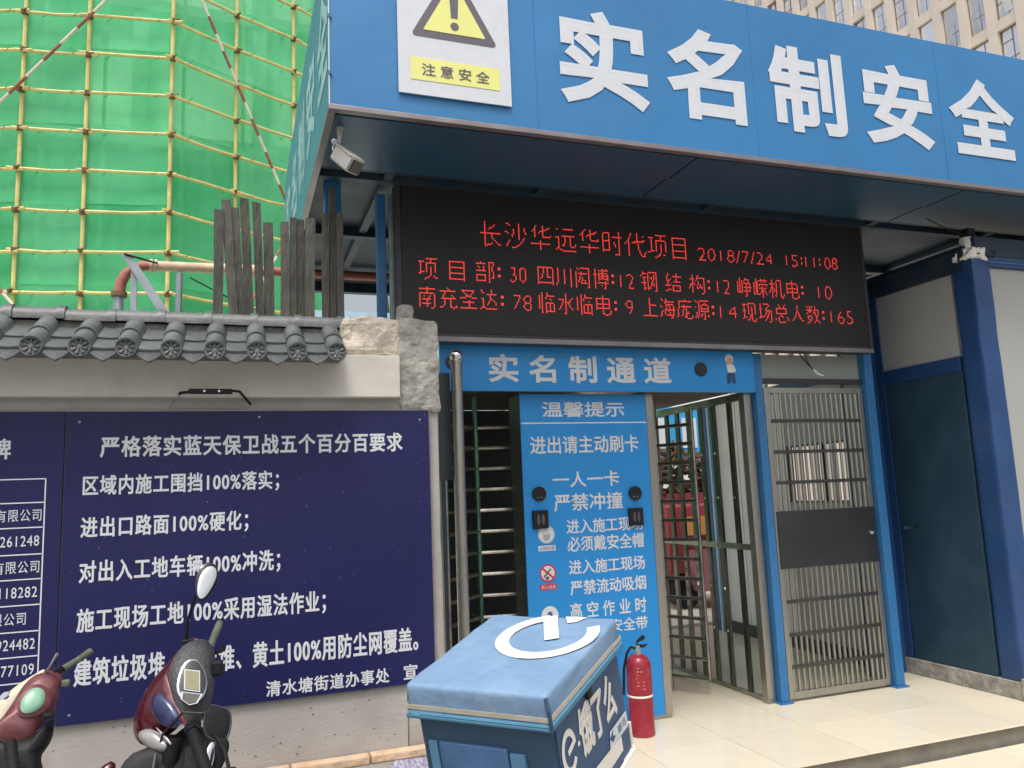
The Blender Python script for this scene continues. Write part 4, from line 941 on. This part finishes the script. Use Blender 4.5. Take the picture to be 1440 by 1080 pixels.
# ------------------------------------------------------------------ fire extinguisher
print('small things')
fe = thing('fire_extinguisher', 'worn red fire extinguisher standing on the cream floor before the notice column', 'fire extinguisher', (2.55, 4.86, 0))
fin('cylinder', MB().lathe([(.080, 0), (.084, .006), (.084, .03), (.082, .035), (.0825, .42), (.080, .455), (.068, .485), (.045, .505), (.026, .512)], (2.55, 4.86, 0), 32), extred, fe, smooth=True)
fin('band', MB().lathe([(.0835, 0), (.0848, .003), (.0848, .010), (.0835, .013)], (2.55, 4.86, .245), 32), whitepr, fe, smooth=True)
fin('valve', MB().lathe([(.024, 0), (.024, .03), (.016, .032), (.016, .055)], (2.55, 4.86, .512), 14), galv, fe, smooth=True)
fin('handle', MB().poly([(2.535, 4.852, .555), (2.60, 4.852, .548), (2.625, 4.852, .57), (2.60, 4.852, .566), (2.55, 4.852, .575)], (0, .018, 0)), blackpl, fe)
fin('lever', MB().poly([(2.54, 4.853, .580), (2.60, 4.853, .60), (2.612, 4.853, .62), (2.595, 4.853, .628), (2.555, 4.853, .60)], (0, .016, 0)), blackpl, fe)
fin('hose', MB().tube([(2.53, 4.86, .55), (2.50, 4.86, .56), (2.475, 4.87, .52), (2.462, 4.90, .42), (2.46, 4.92, .25)], .009, 8), blackpl, fe, smooth=True)
mb = MB()
for k in range(7):
    z = .30+.022*k
    for j in range(3):
        if random.random() < .3: continue
        a = R(-128+13*j+random.uniform(-3, 3)); e_ = R(random.uniform(4, 10)); r_ = .0834
        mb.add([(2.55+r_*math.cos(a), 4.86+r_*math.sin(a), z), (2.55+r_*math.cos(a+e_), 4.86+r_*math.sin(a+e_), z), (2.55+r_*math.cos(a+e_), 4.86+r_*math.sin(a+e_), z+.007), (2.55+r_*math.cos(a), 4.86+r_*math.sin(a), z+.007)], [(0, 1, 2, 3)])
fin('worn_label', mb, M('faded_label', (.55, .22, .22), .5), fe, kind='stuff')

# ------------------------------------------------------------------ delivery box on a scooter
db = thing('delivery_box', 'blue insulated food delivery box with white logo, tilted on its rack', 'delivery box', (.506, 2.444, 1.042))
db.rotation_euler = (R(13.5), R(-.6), R(-49)); db['_local'] = 1
w, d, h = .46, .523, .45
def softbox(x0, y0, z0, x1, y1, z1, b, amp, seed, cuts=3):
    bm = bmesh.new(); bmesh.ops.create_cube(bm, size=1)
    for v in bm.verts: v.co = Vector(((x0+x1)/2+v.co.x*(x1-x0), (y0+y1)/2+v.co.y*(y1-y0), (z0+z1)/2+v.co.z*(z1-z0)))
    bmesh.ops.bevel(bm, geom=bm.edges[:], offset=b, segments=3, affect='EDGES', profile=.5)
    for _ in range(cuts): bmesh.ops.subdivide_edges(bm, edges=[e for e in bm.edges if e.calc_length() > .03], cuts=1, use_grid_fill=True)
    bm.normal_update(); s_ = Vector((seed, seed*2, 0))
    for v in bm.verts: v.co += v.normal*amp*(noise.noise(v.co*7+s_)+.6*noise.noise(v.co*16+s_))
    bm.verts.index_update(); m_ = MB(); m_.add([v.co for v in bm.verts], [[v.index for v in f.verts] for f in bm.faces]); bm.free(); return m_
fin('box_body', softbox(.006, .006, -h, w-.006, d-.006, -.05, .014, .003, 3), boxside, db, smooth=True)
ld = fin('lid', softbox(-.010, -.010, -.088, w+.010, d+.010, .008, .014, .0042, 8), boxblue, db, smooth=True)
fin('piping', MB().tube([(-.014, -.014, -.090), (w+.014, -.014, -.090), (w+.014, d+.014, -.090), (-.014, d+.014, -.090), (-.014, -.014, -.090)], .0055, 8), M('teal_piping', (.04, .14, .22), .5), ld, smooth=True)
def ring(off, z0, z1, mat, name, par=ld):
    mb = MB(); a, b = -.010-off, w+.010+off; c, e = -.010-off, d+.010+off
    for (x0, y0, x1, y1) in ((a, c, b, c+.002), (a, e-.002, b, e), (a, c+.0021, a+.002, e-.0021), (b-.002, c+.0021, b, e-.0021)): mb.box(x0, y0, z0, x1, y1, z1)
    fin(name, mb, mat, par)
ring(.0035, -.068, -.054, reflect, 'reflective_tape'); ring(.003, -.083, -.074, M('light_blue_piping', (.16, .42, .62), .5), 'light_strip')
fin('corner_seam', MB().tube([(w+.006, -.006, .0), (w+.014, -.014, -.03), (w+.013, -.013, -.09)], .006, 8), boxside, ld)
# lid logo: an open ring with a bar
ZL = .0125; cxl, cyl = .295, .365
mb = MB(); n = 40; a0, a1 = R(112), R(392)
rot0 = 0
pts_o = []; pts_i = []
for k in range(n+1):
    t = a0+(a1-a0)*k/n
    pts_o.append((cxl+.172*math.cos(t+rot0), cyl+.172*math.sin(t+rot0), ZL)); th_ = .048*(1-.12*k/n); pts_i.append((cxl+(.172-th_)*math.cos(t+rot0), cyl+(.172-th_)*math.sin(t+rot0), ZL))
mb.add(pts_o+pts_i, [(k, k+1, n+2+k, n+1+k) for k in range(n)])
fin('ring_logo', mb, whitepr, ld)
mb = MB(); A_, B_ = Vector((.236, .512)), Vector((.325, .335)); dd_ = (B_-A_).normalized(); nn_ = Vector((-dd_.y, dd_.x))*.024
fin('logo_bar', MB().add([(*(A_-nn_), ZL+.001), (*(B_-nn_), ZL+.001), (*(B_+nn_), ZL+.001), (*(A_+nn_), ZL+.001)], [(0, 1, 2, 3)]), whitepr, ld)
fin('logo_dash', MB().add([(.292, .517, ZL), (.322, .466, ZL), (.350, .478, ZL), (.372, .517, ZL)], [(0, 1, 2, 3)]), whitepr, ld)
# side face with the logo
XS = w-.001
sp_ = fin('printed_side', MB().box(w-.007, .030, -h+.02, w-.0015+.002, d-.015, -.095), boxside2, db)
XS = w+.0025
def ring_e(cy, cz, r, th, rot, mat=whitepr):
    mb = MB(); n = 30; po = []; pi = []
    for k in range(n+1):
        t = R(0)+R(310)*k/n+rot; po.append((XS, cy+r*.86*math.cos(t), cz+r*1.15*math.sin(t))); pi.append((XS, cy+(r-th)*.82*math.cos(t), cz+(r-th)*1.15*math.sin(t)))
    mb.add(po+pi, [(k, k+1, n+2+k, n+1+k) for k in range(n)])
    c, s_ = math.cos(rot), math.sin(rot)
    q = [(-.2*r, -th*.35), (r*.95, -th*.35), (r*.95, th*.5), (-.2*r, th*.5)]
    mb.add([(XS+.0006, cy+(x*c-y*s_)*.86, cz+(x*s_+y*c)*1.15) for x, y in q], [(0, 1, 2, 3)]); fin('e_logo', mb, mat, db)
ring_e(.085, -.205, .056, .018, R(14))
fin('logo_dot', MB().disc((XS, .148, -.215), (0, 1, 0), (0, 0, 1), .008, 12), whitepr, db)
text('饿了么', db, (XS, .160, -.275), .285, .148, whitepr, U=(0, 1, 0), off=.03)
fin('white_stripe', MB().add([(XS, .20, -.40), (XS, .44, -.40), (XS, .44, -.352), (XS, .20, -.336)], [(0, 1, 2, 3)]), whitepr, db)
pq = fin('round_plate', MB().add([(XS+.0008, .345, -.345), (XS+.0008, .505, -.352), (XS+.0008, .505, -.298), (XS+.0008, .36, -.296)], [(0, 1, 2, 3)]), M('plate_white', (.62, .66, .68), .5), db)
text('蜂鸟', pq, (XS+.0016, .42, -.338), .07, .03, boxside2, U=(0, 1, 0))
fin('bird_mark', MB().add([(XS+.0016, .352, -.315), (XS+.0016, .385, -.300), (XS+.0016, .378, -.318), (XS+.0016, .40, -.326), (XS+.0016, .372, -.336)], [(0, 1, 2, 3, 4)]), boxside2, pq)
# front face: flap, pocket, tape
fp_ = fin('front_pocket', softbox(.075, -.005, -h+.03, .31, .012, -.168, .004, .002, 11, 2), M('pocket_blue', (.055, .13, .27), .5, 0, .2, 8, .6, 6), db, smooth=True)
fin('pocket_strip', MB().box(.318, -.004, -h+.03, .365, .008, -.18), M('pocket_light', (.09, .22, .36), .5, 0, .12, 6), db)
fin('pocket_strip', MB().box(.038, -.004, -h+.03, .068, .008, -.17), M('pocket_light', (.09, .22, .36), .5, 0, .12, 6), db)
fin('buckle', MB().box(w+.003, .23, -.125, w+.016, .262, -.085, .004), blackpl, db)
fin('bottom_trim', MB().tube([(w+.004, .02, -h+.01), (w+.006, d-.004, -h+.012), (w-.004, d+.004, -h+.02), (w+.001, d+.0, -h+.1)], .006, 8), whitepr, db)
# the scooter carrying it (mostly below the picture)
ds = thing('delivery_scooter', 'delivery scooter under the blue box, only its striped seat cover showing', 'scooter', (.55, 2.6, -.25))
bx = db.matrix_basis if False else None
Rb = Matrix.Rotation(R(-49), 3, 'Z')@Matrix.Rotation(R(-.6), 3, 'Y')@Matrix.Rotation(R(13.5), 3, 'X')
def bw(x, y, z): return Vector((.506, 2.444, 1.042))+Rb@Vector((x, y, z))
fin('rack', MB().tube([bw(.03, .05, -h-.012), bw(.03, .48, -h-.012)], .010, 8).tube([bw(.43, .05, -h-.012), bw(.43, .48, -h-.012)], .010, 8).tube([bw(.03, .26, -h-.012), bw(.43, .26, -h-.012)], .010, 8), blackpl, ds)
cB = bw(.23, .26, -h-.02)
fin('tail_body', MB().tube([tuple(cB+Vector((0, 0, -.02))), tuple(cB+Vector((-.03, .02, -.2))), (cB.x-.05, cB.y+.05, .12)], [.09, .13, .1], 14), maroon, ds, smooth=True)
ax1 = Vector((.656, -.755, 0)); back = Vector((-.656, .755, 0))
wc = Vector((cB.x, cB.y, .0))
mb = MB(); ring_ = []
sdir = Vector((.755, .656, 0))
for k in range(25):
    t = 2*math.pi*k/24; ring_.append(tuple(wc+ax1*.20*math.cos(t)+Vector((0, 0, .20*math.sin(t)))))
fin('tyre', MB().tube(ring_, .045, 10), blackpl, ds, smooth=True)
fin('rim', MB().tube([tuple(wc-sdir*.02), tuple(wc+sdir*.02)], .14, 20), galv, ds, smooth=True)
fin('stand', MB().tube([tuple(cB+Vector((-.05, .05, -.3))), (cB.x-.25, cB.y-.05, -.25)], .012, 8), galv, ds)
sm = M('striped_seat_cover', (.35, .32, .42), .8, 0, .6, 25, .3, 40, .6, (.05, .03, .12), 14, ani=(4, 1, 1))
seat0 = Vector((.61, 2.68, .60))
mb = softbox(seat0.x-.10, seat0.y-.02, .58, seat0.x+.05, seat0.y+.2, .705, .035, .008, 14, 2)
fin('seat', mb, sm, ds, smooth=True)
fin('seat_base', MB().box(.10, 2.70, .20, .62, 2.86, .575, .03), maroon, ds)
fin('front_wheel', MB().tube([(-.45+.2*math.cos(2*math.pi*k/24), 2.9, -.01+.2*math.sin(2*math.pi*k/24)) for k in range(25)], .04, 10), blackpl, ds, smooth=True)
fin('floorboard', MB().box(-.3, 2.78, .02, .45, 2.98, .08, .01), blackpl, ds)
fin('front_shield', MB().poly([(-.33, 2.74, .06), (-.33, 3.02, .06), (-.42, 2.98, .42), (-.42, 2.8, .42)], (.03, 0, .01)), maroon, ds)

# ------------------------------------------------------------------ two parked scooters
def frame(n):
    n = Vector(n).normalized(); b = (Vector((0, 0, 1))-n*n.z).normalized(); a = b.cross(n); return a, b, n
def smooth_loop(pts, it=2):
    for _ in range(it):
        q = []
        for i in range(len(pts)):
            p0, p1 = pts[i], pts[(i+1) % len(pts)]; q += [(p0[0]*.75+p1[0]*.25, p0[1]*.75+p1[1]*.25), (p0[0]*.25+p1[0]*.75, p0[1]*.25+p1[1]*.75)]
        pts = q
    return pts
def pillow(spec, T, back=None, it=2, rings=5):
    P0, n, pts = spec; a, b, nn = frame(n); P0 = Vector(P0); pts = smooth_loop(pts, it); m_ = len(pts)
    cx = sum(p[0] for p in pts)/m_; cy = sum(p[1] for p in pts)/m_; back = T if back is None else back; mb = MB(); vs = []; fs = []
    lv = [(1-(k/rings)) for k in range(rings)]
    seq = [(s_, -back*math.sqrt(max(0, 1-s_*s_))) for s_ in reversed(lv)]+[(s_, T*math.sqrt(max(0, 1-s_*s_))) for s_ in lv[1:]]
    for s_, t in seq:
        for (x, y) in pts: vs.append(P0+a*(cx+(x-cx)*s_)+b*(cy+(y-cy)*s_)+nn*t)
    vs.append(P0+a*cx+b*cy-nn*back); vs.append(P0+a*cx+b*cy+nn*T); L_ = len(seq)
    for r_ in range(L_-1):
        for k in range(m_): fs.append((r_*m_+k, r_*m_+(k+1) % m_, (r_+1)*m_+(k+1) % m_, (r_+1)*m_+k))
    for k in range(m_): fs.append(((k+1) % m_, k, L_*m_)); fs.append(((L_-1)*m_+k, (L_-1)*m_+(k+1) % m_, L_*m_+1))
    return mb.add(vs, fs)
A={
 'cowl':((-0.205, 3.56, 0.925),(-0.5, -0.8, 0.3),[(0.069, 0.164), (0.007, 0.136), (-0.047, 0.062), (-0.105, -0.005), (-0.139, -0.085), (-0.157, -0.163), (-0.147, -0.214), (-0.095, -0.256), (-0.02, -0.244), (0.075, -0.159), (0.114, -0.017)]),
 'dash':((-0.15, 3.46, 0.93),(0.2, -0.85, 0.5),[(0.059, 0.165), (0.097, 0.123), (0.102, 0.058), (0.081, -0.068), (0.044, -0.157), (-0.009, -0.179), (-0.043, -0.155), (-0.067, -0.07), (-0.082, 0.015), (-0.067, 0.083), (-0.015, 0.148)]),
 'trim':((-0.15, 3.45, 0.93),(-0.2, -0.85, 0.5),[(-0.102, 0.038), (-0.081, 0.009), (-0.046, -0.074), (0.015, -0.159), (0.001, -0.173), (-0.055, -0.113), (-0.101, -0.03)]),
 'bezel':((-0.15, 3.41, 0.93),(0.2, -0.85, 0.5),[(-0.006, 0.092), (0.033, 0.092), (0.058, 0.045), (0.067, -0.007), (0.055, -0.052), (0.035, -0.076), (-0.01, -0.087), (-0.047, -0.048), (-0.052, -0.007), (-0.035, 0.051)]),
 'lcd':((-0.15, 3.395, 0.93),(0.2, -0.85, 0.5),[(-0.014, 0.05), (0.036, 0.036), (0.030, -0.036), (-0.020, -0.02)]),
 'lcd2':((-0.15, 3.395, 0.93),(0.2, -0.85, 0.5),[(-0.028, -0.034), (0.034, -0.052), (0.016, -0.078), (-0.008, -0.08), (-0.032, -0.056)]),
 'lens':((-0.25, 3.43, 0.85),(-0.5, -0.8, 0.3),[(-0.053, 0.032), (-0.029, 0.05), (0.034, 0.02), (0.082, -0.029), (0.1, -0.066), (0.058, -0.082), (-0.003, -0.056), (-0.043, -0.019)]),
 'lamp':((-0.3, 3.45, 0.75),(-0.5, -0.8, 0.3),[(-0.054, 0.004), (0.018, 0.025), (0.129, -0.041), (0.081, -0.067), (0.006, -0.049)]),
 'lampstrip':((-0.3, 3.42, 0.75),(-0.5, -0.8, 0.3),[(0.03, 0.03), (0.04, 0.03), (0.115, -0.022), (0.105, -0.03)]),
 'apron':((-0.2, 3.42, 0.68),(0.1, -0.9, 0.4),[(-0.206, -0.058), (-0.161, 0.014), (-0.101, 0.029), (-0.015, 0.05), (0.041, 0.088), (0.134, 0.063), (0.157, -0.034), (0.156, -0.256), (-0.202, -0.187)]),
 'mirrorhousing':((-0.05, 3.3, 0.8),(0.3, -0.9, 0.3),[(-0.033, 0.068), (0.038, 0.039), (0.055, 0.013), (0.048, -0.036), (0.028, -0.075), (-0.018, -0.065), (-0.053, -0.028)]),
 'mirror2':((-0.03, 3.25, 0.68),(0.3, -0.9, 0.3),[(-0.02, 0.069), (0.022, 0.07), (0.035, 0.037), (0.009, -0.016), (-0.028, -0.063), (-0.06, -0.055), (-0.06, 0.016)]),
 'mirror2g':((-0.03, 3.22, 0.68),(0.3, -0.9, 0.3),[(-0.048, 0.053), (-0.024, 0.077), (-0.019, 0.04), (-0.036, -0.016), (-0.052, -0.025), (-0.064, 0.014)]),
 'mirror':((-0.12, 3.45, 1.27),(0.2, -0.9, 0.3),[(0.004, 0.095), (0.04, 0.115), (0.069, 0.095), (0.076, 0.056), (0.059, 0.009), (0.027, -0.036), (-0.0, -0.05), (-0.018, -0.02), (-0.017, 0.045)]),
 'mirrorg':((-0.12, 3.43, 1.27),(0.2, -0.9, 0.3),[(0.017, 0.083), (0.045, 0.098), (0.066, 0.085), (0.068, 0.056), (0.049, 0.012), (0.017, -0.03), (-0.004, -0.031), (-0.011, -0.002), (-0.003, 0.045)]),
 'fender':((-0.45, 3.6, 0.6),(0.1, -0.9, 0.4),[(-0.037, 0.006), (0.023, 0.036), (0.031, -0.039), (-0.052, -0.062)]),
}
B={
 'shield':((-0.75, 3.65, 0.9),(-0.4, -0.85, 0.3),[(-0.206, -0.078), (-0.106, -0.016), (-0.06, 0.033), (0.003, 0.073), (0.057, 0.104), (0.036, 0.06), (0.0, 0.008), (-0.029, -0.055), (-0.058, -0.13), (-0.178, -0.166)]),
 'dash':((-0.7, 3.6, 0.88),(0.2, -0.85, 0.5),[(0.002, 0.118), (0.038, 0.124), (0.087, 0.09), (0.077, 0.05), (0.063, -0.004), (0.049, -0.056), (0.005, -0.093), (-0.017, -0.135), (-0.118, -0.121), (-0.174, -0.092), (-0.11, -0.034), (-0.078, 0.021), (-0.045, 0.084)]),
 'ring':((-0.7, 3.55, 0.88),(0.2, -0.85, 0.5),[(-0.011, 0.083), (0.024, 0.077), (0.053, 0.045), (0.058, 0.003), (0.039, -0.028), (-0.002, -0.042), (-0.038, -0.04), (-0.057, -0.016), (-0.058, 0.021), (-0.041, 0.061)]),
 'dial':((-0.7, 3.53, 0.88),(0.2, -0.85, 0.5),[(-0.007, 0.073), (0.023, 0.068), (0.038, 0.044), (0.034, 0.004), (0.006, -0.02), (-0.028, -0.022), (-0.044, -0.003), (-0.04, 0.036)]),
 'lower':((-0.68, 3.55, 0.75),(0.1, -0.9, 0.4),[(-0.217, 0.035), (-0.128, 0.025), (-0.025, 0.014), (0.033, 0.081), (0.047, 0.048), (0.039, -0.014), (0.005, -0.051), (0.022, -0.111), (0.033, -0.267), (-0.191, -0.223)]),
 'badge':((-0.75, 3.6, 0.9),(-0.4, -0.85, 0.3),[(-0.085, 0.002), (-0.067, 0.022), (-0.044, 0.025), (-0.05, 0.004), (-0.071, -0.006)]),
}
def grow(spec, k):
    P0, n, p = spec; m_ = len(p); cx = sum(q[0] for q in p)/m_; cy = sum(q[1] for q in p)/m_; return (P0, n, [(cx+(q[0]-cx)*k, cy+(q[1]-cy)*k) for q in p])
def undercarriage(o, x, y, bodym):
    c = Vector((x-.10, y+.12, -.05))
    fin('front_wheel', MB().tube([(c.x-.25+.2*math.cos(2*math.pi*k/28), c.y, c.z+.2*math.sin(2*math.pi*k/28)) for k in range(29)], .045, 10), blackpl, o, smooth=True)
    fin('fork', MB().tube([(x-.02, y+.06, .62), (c.x-.25, c.y-.06, c.z)], .02, 8).tube([(x-.02, y+.1, .62), (c.x-.25, c.y+.06, c.z)], .02, 8), galv, o)
    fin('floorboard', MB().box(x-.05, y-.02, .02, x+.45, y+.24, .09, .02), blackpl, o)
    fin('seat_base', MB().box(x+.40, y-.30, .0, x+.95, y-.08, .33, .05), bodym, o, smooth=True)
    fin('seat', softbox(x+.38, y-.32, .33, x+1.0, y-.06, .41, .035, .004, x*9, 2), blackpl, o, smooth=True)
    fin('rear_wheel', MB().tube([(x+.85+.2*math.cos(2*math.pi*k/28), c.y, c.z+.2*math.sin(2*math.pi*k/28)) for k in range(29)], .045, 10), blackpl, o, smooth=True)
sa = thing('electric_scooter', 'maroon electric scooter with grey dash and round-ended mirror, right one of the two', 'scooter', (-.05, 3.6, -.25), 'scooters parked by the wall')
fin('cowl', pillow(A['cowl'], .055, .12), maroon, sa, smooth=True)
ds_ = fin('dash', pillow(A['dash'], .030, .08), greypl, sa, smooth=True)
fin('trim', pillow(A['trim'], .012, .02, 1), pinkmar, sa, smooth=True)
bz = fin('instrument_bezel', pillow(grow(A['bezel'], .97), .008, .02), M('worn_chrome', (.5, .5, .5), .18, .95, .35, 18), ds_, smooth=True)
A2 = grow(A['bezel'], .87); A2 = ((A2[0][0]+.0015, A2[0][1]-.009, A2[0][2]+.005), A2[1], A2[2]); fin('instrument_face', pillow(A2, .003, .004), M('dial_glass', (.02, .022, .025), .12, 0, .2, coat=.8), ds_, smooth=True)
def plate(spec, t, push=0.):
    P0, n, p = spec; a, b, nn = frame(n); P0 = Vector(P0)+nn*push; return MB().poly([P0+a*x+b*y for x, y in p], nn*t)
fin('lcd_frame', plate(grow(A['lcd'], 1.14), .004, .001), chrome, ds_); fin('lcd', plate(A['lcd'], .003, .0048), lcdm, ds_)
fin('lcd_frame', plate(grow(A['lcd2'], 1.22), .0035, .0005), chrome, ds_); fin('lcd', plate(A['lcd2'], .003, .0046), lcdg, ds_)
fin('inner_panel', MB().poly([(-.16, 3.36, .70), (-.10, 3.33, .72), (-.08, 3.34, .55), (-.17, 3.38, .50)], (.01, .03, 0)), greypl, sa)
fin('steering_cover', MB().tube([(-.20, 3.40, .74), (-.215, 3.40, .66), (-.22, 3.42, .55)], [.03, .035, .03], 10), blackpl, sa, smooth=True)
fin('silver_pipe', MB().tube([(-.262, 3.36, .70), (-.27, 3.355, .64), (-.265, 3.36, .55)], .006, 8), steel, sa, smooth=True)
fin('headlamp_lens', pillow(A['lens'], .015, .03), lensblue, sa, smooth=True)
fin('indicator_lens', pillow(A['lamp'], .022, .04), lensgrey, sa, smooth=True); fin('indicator_strip', pillow(A['lampstrip'], .003, .003, 1), lensgrey, sa, smooth=True)
fin('apron', pillow(A['apron'], .025, .10, 1), blackpl, sa, smooth=True)
hg = fin('hand_guard', pillow(A['mirrorhousing'], .005, .02, 1), blackpl, sa, smooth=True)
fin('guard_rim', MB().tube([tuple(Vector(A['mirrorhousing'][0])+frame(A['mirrorhousing'][1])[0]*x+frame(A['mirrorhousing'][1])[1]*y) for x, y in smooth_loop(A['mirrorhousing'][2], 1)], .004, 6), greypl, hg, smooth=True)
mr2 = fin('near_mirror', pillow(A['mirror2'], .006, .015), blackpl, sa, smooth=True); fin('mirror_glass', pillow(A['mirror2g'], .004, .004), chrome, mr2, smooth=True)
mr = fin('far_mirror', pillow(A['mirror'], .008, .018), blackgloss, sa, smooth=True); fin('mirror_glass', pillow(A['mirrorg'], .003, .003), chrome, mr, smooth=True)
fin('mirror_stem', MB().tube([(-.173, 3.55, 1.07), (-.165, 3.52, 1.15), (-.145, 3.49, 1.225), (-.125, 3.47, 1.265)], .006, 8), blackpl, sa, smooth=True)
fin('mirror_clamp', MB().tube([(-.185, 3.55, 1.062), (-.145, 3.55, 1.068)], .010, 8), blackpl, sa)
fin('grip', MB().tube([(-.135, 3.31, .775), (-.073, 3.05, .688)], .0215, 14), blackpl, sa, smooth=True)
fin('grip', MB().tube([(-.085, 3.59, 1.02), (-.050, 3.79, 1.09)], .0155, 12), greengrey, sa, smooth=True)
fin('grip_collar', MB().tube([(-.140, 3.33, .782), (-.131, 3.295, .770)], .027, 16), blackgloss, sa, smooth=True)
fin('grip_end', MB().tube([(-.076, 3.062, .692), (-.072, 3.045, .686)], .0255, 16), blackgloss, sa, smooth=True)
fin('brake_lever', MB().tube([(-.07, 3.33, .77), (-.02, 3.2, .72), (.0, 3.08, .67)], .007, 8).tube([(-.06, 3.6, 1.0), (-.04, 3.7, .985), (-.035, 3.78, 1.0)], .007, 8), blackpl, sa, smooth=True)
fin('switch_block', MB().box(-.075, 3.46, .93, -.03, 3.50, .99, .01), blackpl, sa)
fin('fender', pillow(A['fender'], .02, .05, 1), maroon, sa, smooth=True)
fin('brake_cable', MB().tube([(-.07, 3.34, .77), (-.10, 3.32, .83), (-.17, 3.33, .84), (-.24, 3.38, .76), (-.27, 3.42, .66)], .005, 6), blackgloss, sa, smooth=True)
fin('switch_pod', MB().box(-.155, 3.325, .755, -.105, 3.37, .80, .012), blackpl, sa, smooth=True)
fin('switch_button', MB().box(-.15, 3.318, .765, -.135, 3.324, .78, .002), redp, sa)
fin('key_lock', MB().lathe([(.012, 0), (.012, .01), (.006, .012)], (-.135, 3.40, .76), 12), chrome, sa)
fin('leg_shield', MB().poly([(-.34, 3.4, .60), (.0, 3.42, .58), (-.02, 3.5, .08), (-.26, 3.5, .08)], (.02, .05, 0)), blackpl, sa)
undercarriage(sa, -.15, 3.5, maroon)
sb_ = thing('electric_scooter', 'electric scooter with cream nose and round green dial, left one of the two', 'scooter', (-.65, 3.7, -.25), 'scooters parked by the wall')
fin('front_shield', pillow(B['shield'], .02, .05), creampl, sb_, smooth=True)
ds2 = fin('dash', pillow(B['dash'], .035, .08), pinkmar, sb_, smooth=True)
fin('dial_ring', pillow(B['ring'], .016, .03), pinkmar, ds2, smooth=True)
fin('dial', pillow(B['dial'], .012, .01), greendial, ds2, smooth=True)
fin('badge', plate(B['badge'], .004, .022), chrome, sb_)
fin('badge', pillow((( -0.75, 3.575, 0.905), (-.4, -.85, .3), [(p[0]*.7-.02, p[1]*.7) for p in B['badge'][2]]), .003, .003, 1), lensblue, sb_)
fin('apron', pillow(B['lower'], .06, .10), blackpl, sb_, smooth=True)
fin('grip', MB().tube([(-.652, 3.7, .968), (-.60, 3.79, .992), (-.562, 3.85, 1.013)], [.015, .013, .015], 12), greengrey, sb_, smooth=True)
fin('grip_collar', MB().tube([(-.668, 3.67, .962), (-.645, 3.71, .972)], .020, 14), blackgloss, sb_, smooth=True)
fin('brake_lever', MB().tube([(-.70, 3.66, .970), (-.672, 3.63, 1.0), (-.655, 3.60, 1.03), (-.640, 3.60, 1.056)], [.007, .005, .004, .006], 8), M('lever_alloy', (.55, .55, .56), .3, .8), sb_, smooth=True)
fin('grip', MB().tube([(-.745, 3.41, .785), (-.677, 3.2, .688)], .021, 14), blackpl, sb_, smooth=True)
fin('switch_block', MB().box(-.63, 3.63, .92, -.60, 3.66, .945, .006), greengrey, sb_)
fin('brake_cable', MB().tube([(-.72, 3.42, .77), (-.78, 3.42, .80), (-.86, 3.45, .76), (-.88, 3.5, .66)], .005, 6), blackgloss, sb_, smooth=True)
fin('turn_switch', MB().box(-.665, 3.5, .835, -.63, 3.54, .855, .006), blackpl, sb_)
undercarriage(sb_, -.75, 3.6, pinkmar)

# drop helper properties
for o in bpy.data.objects:
    for k in ('_w', '_local'):
        if k in o: del o[k]
print('objects', len(bpy.data.objects))
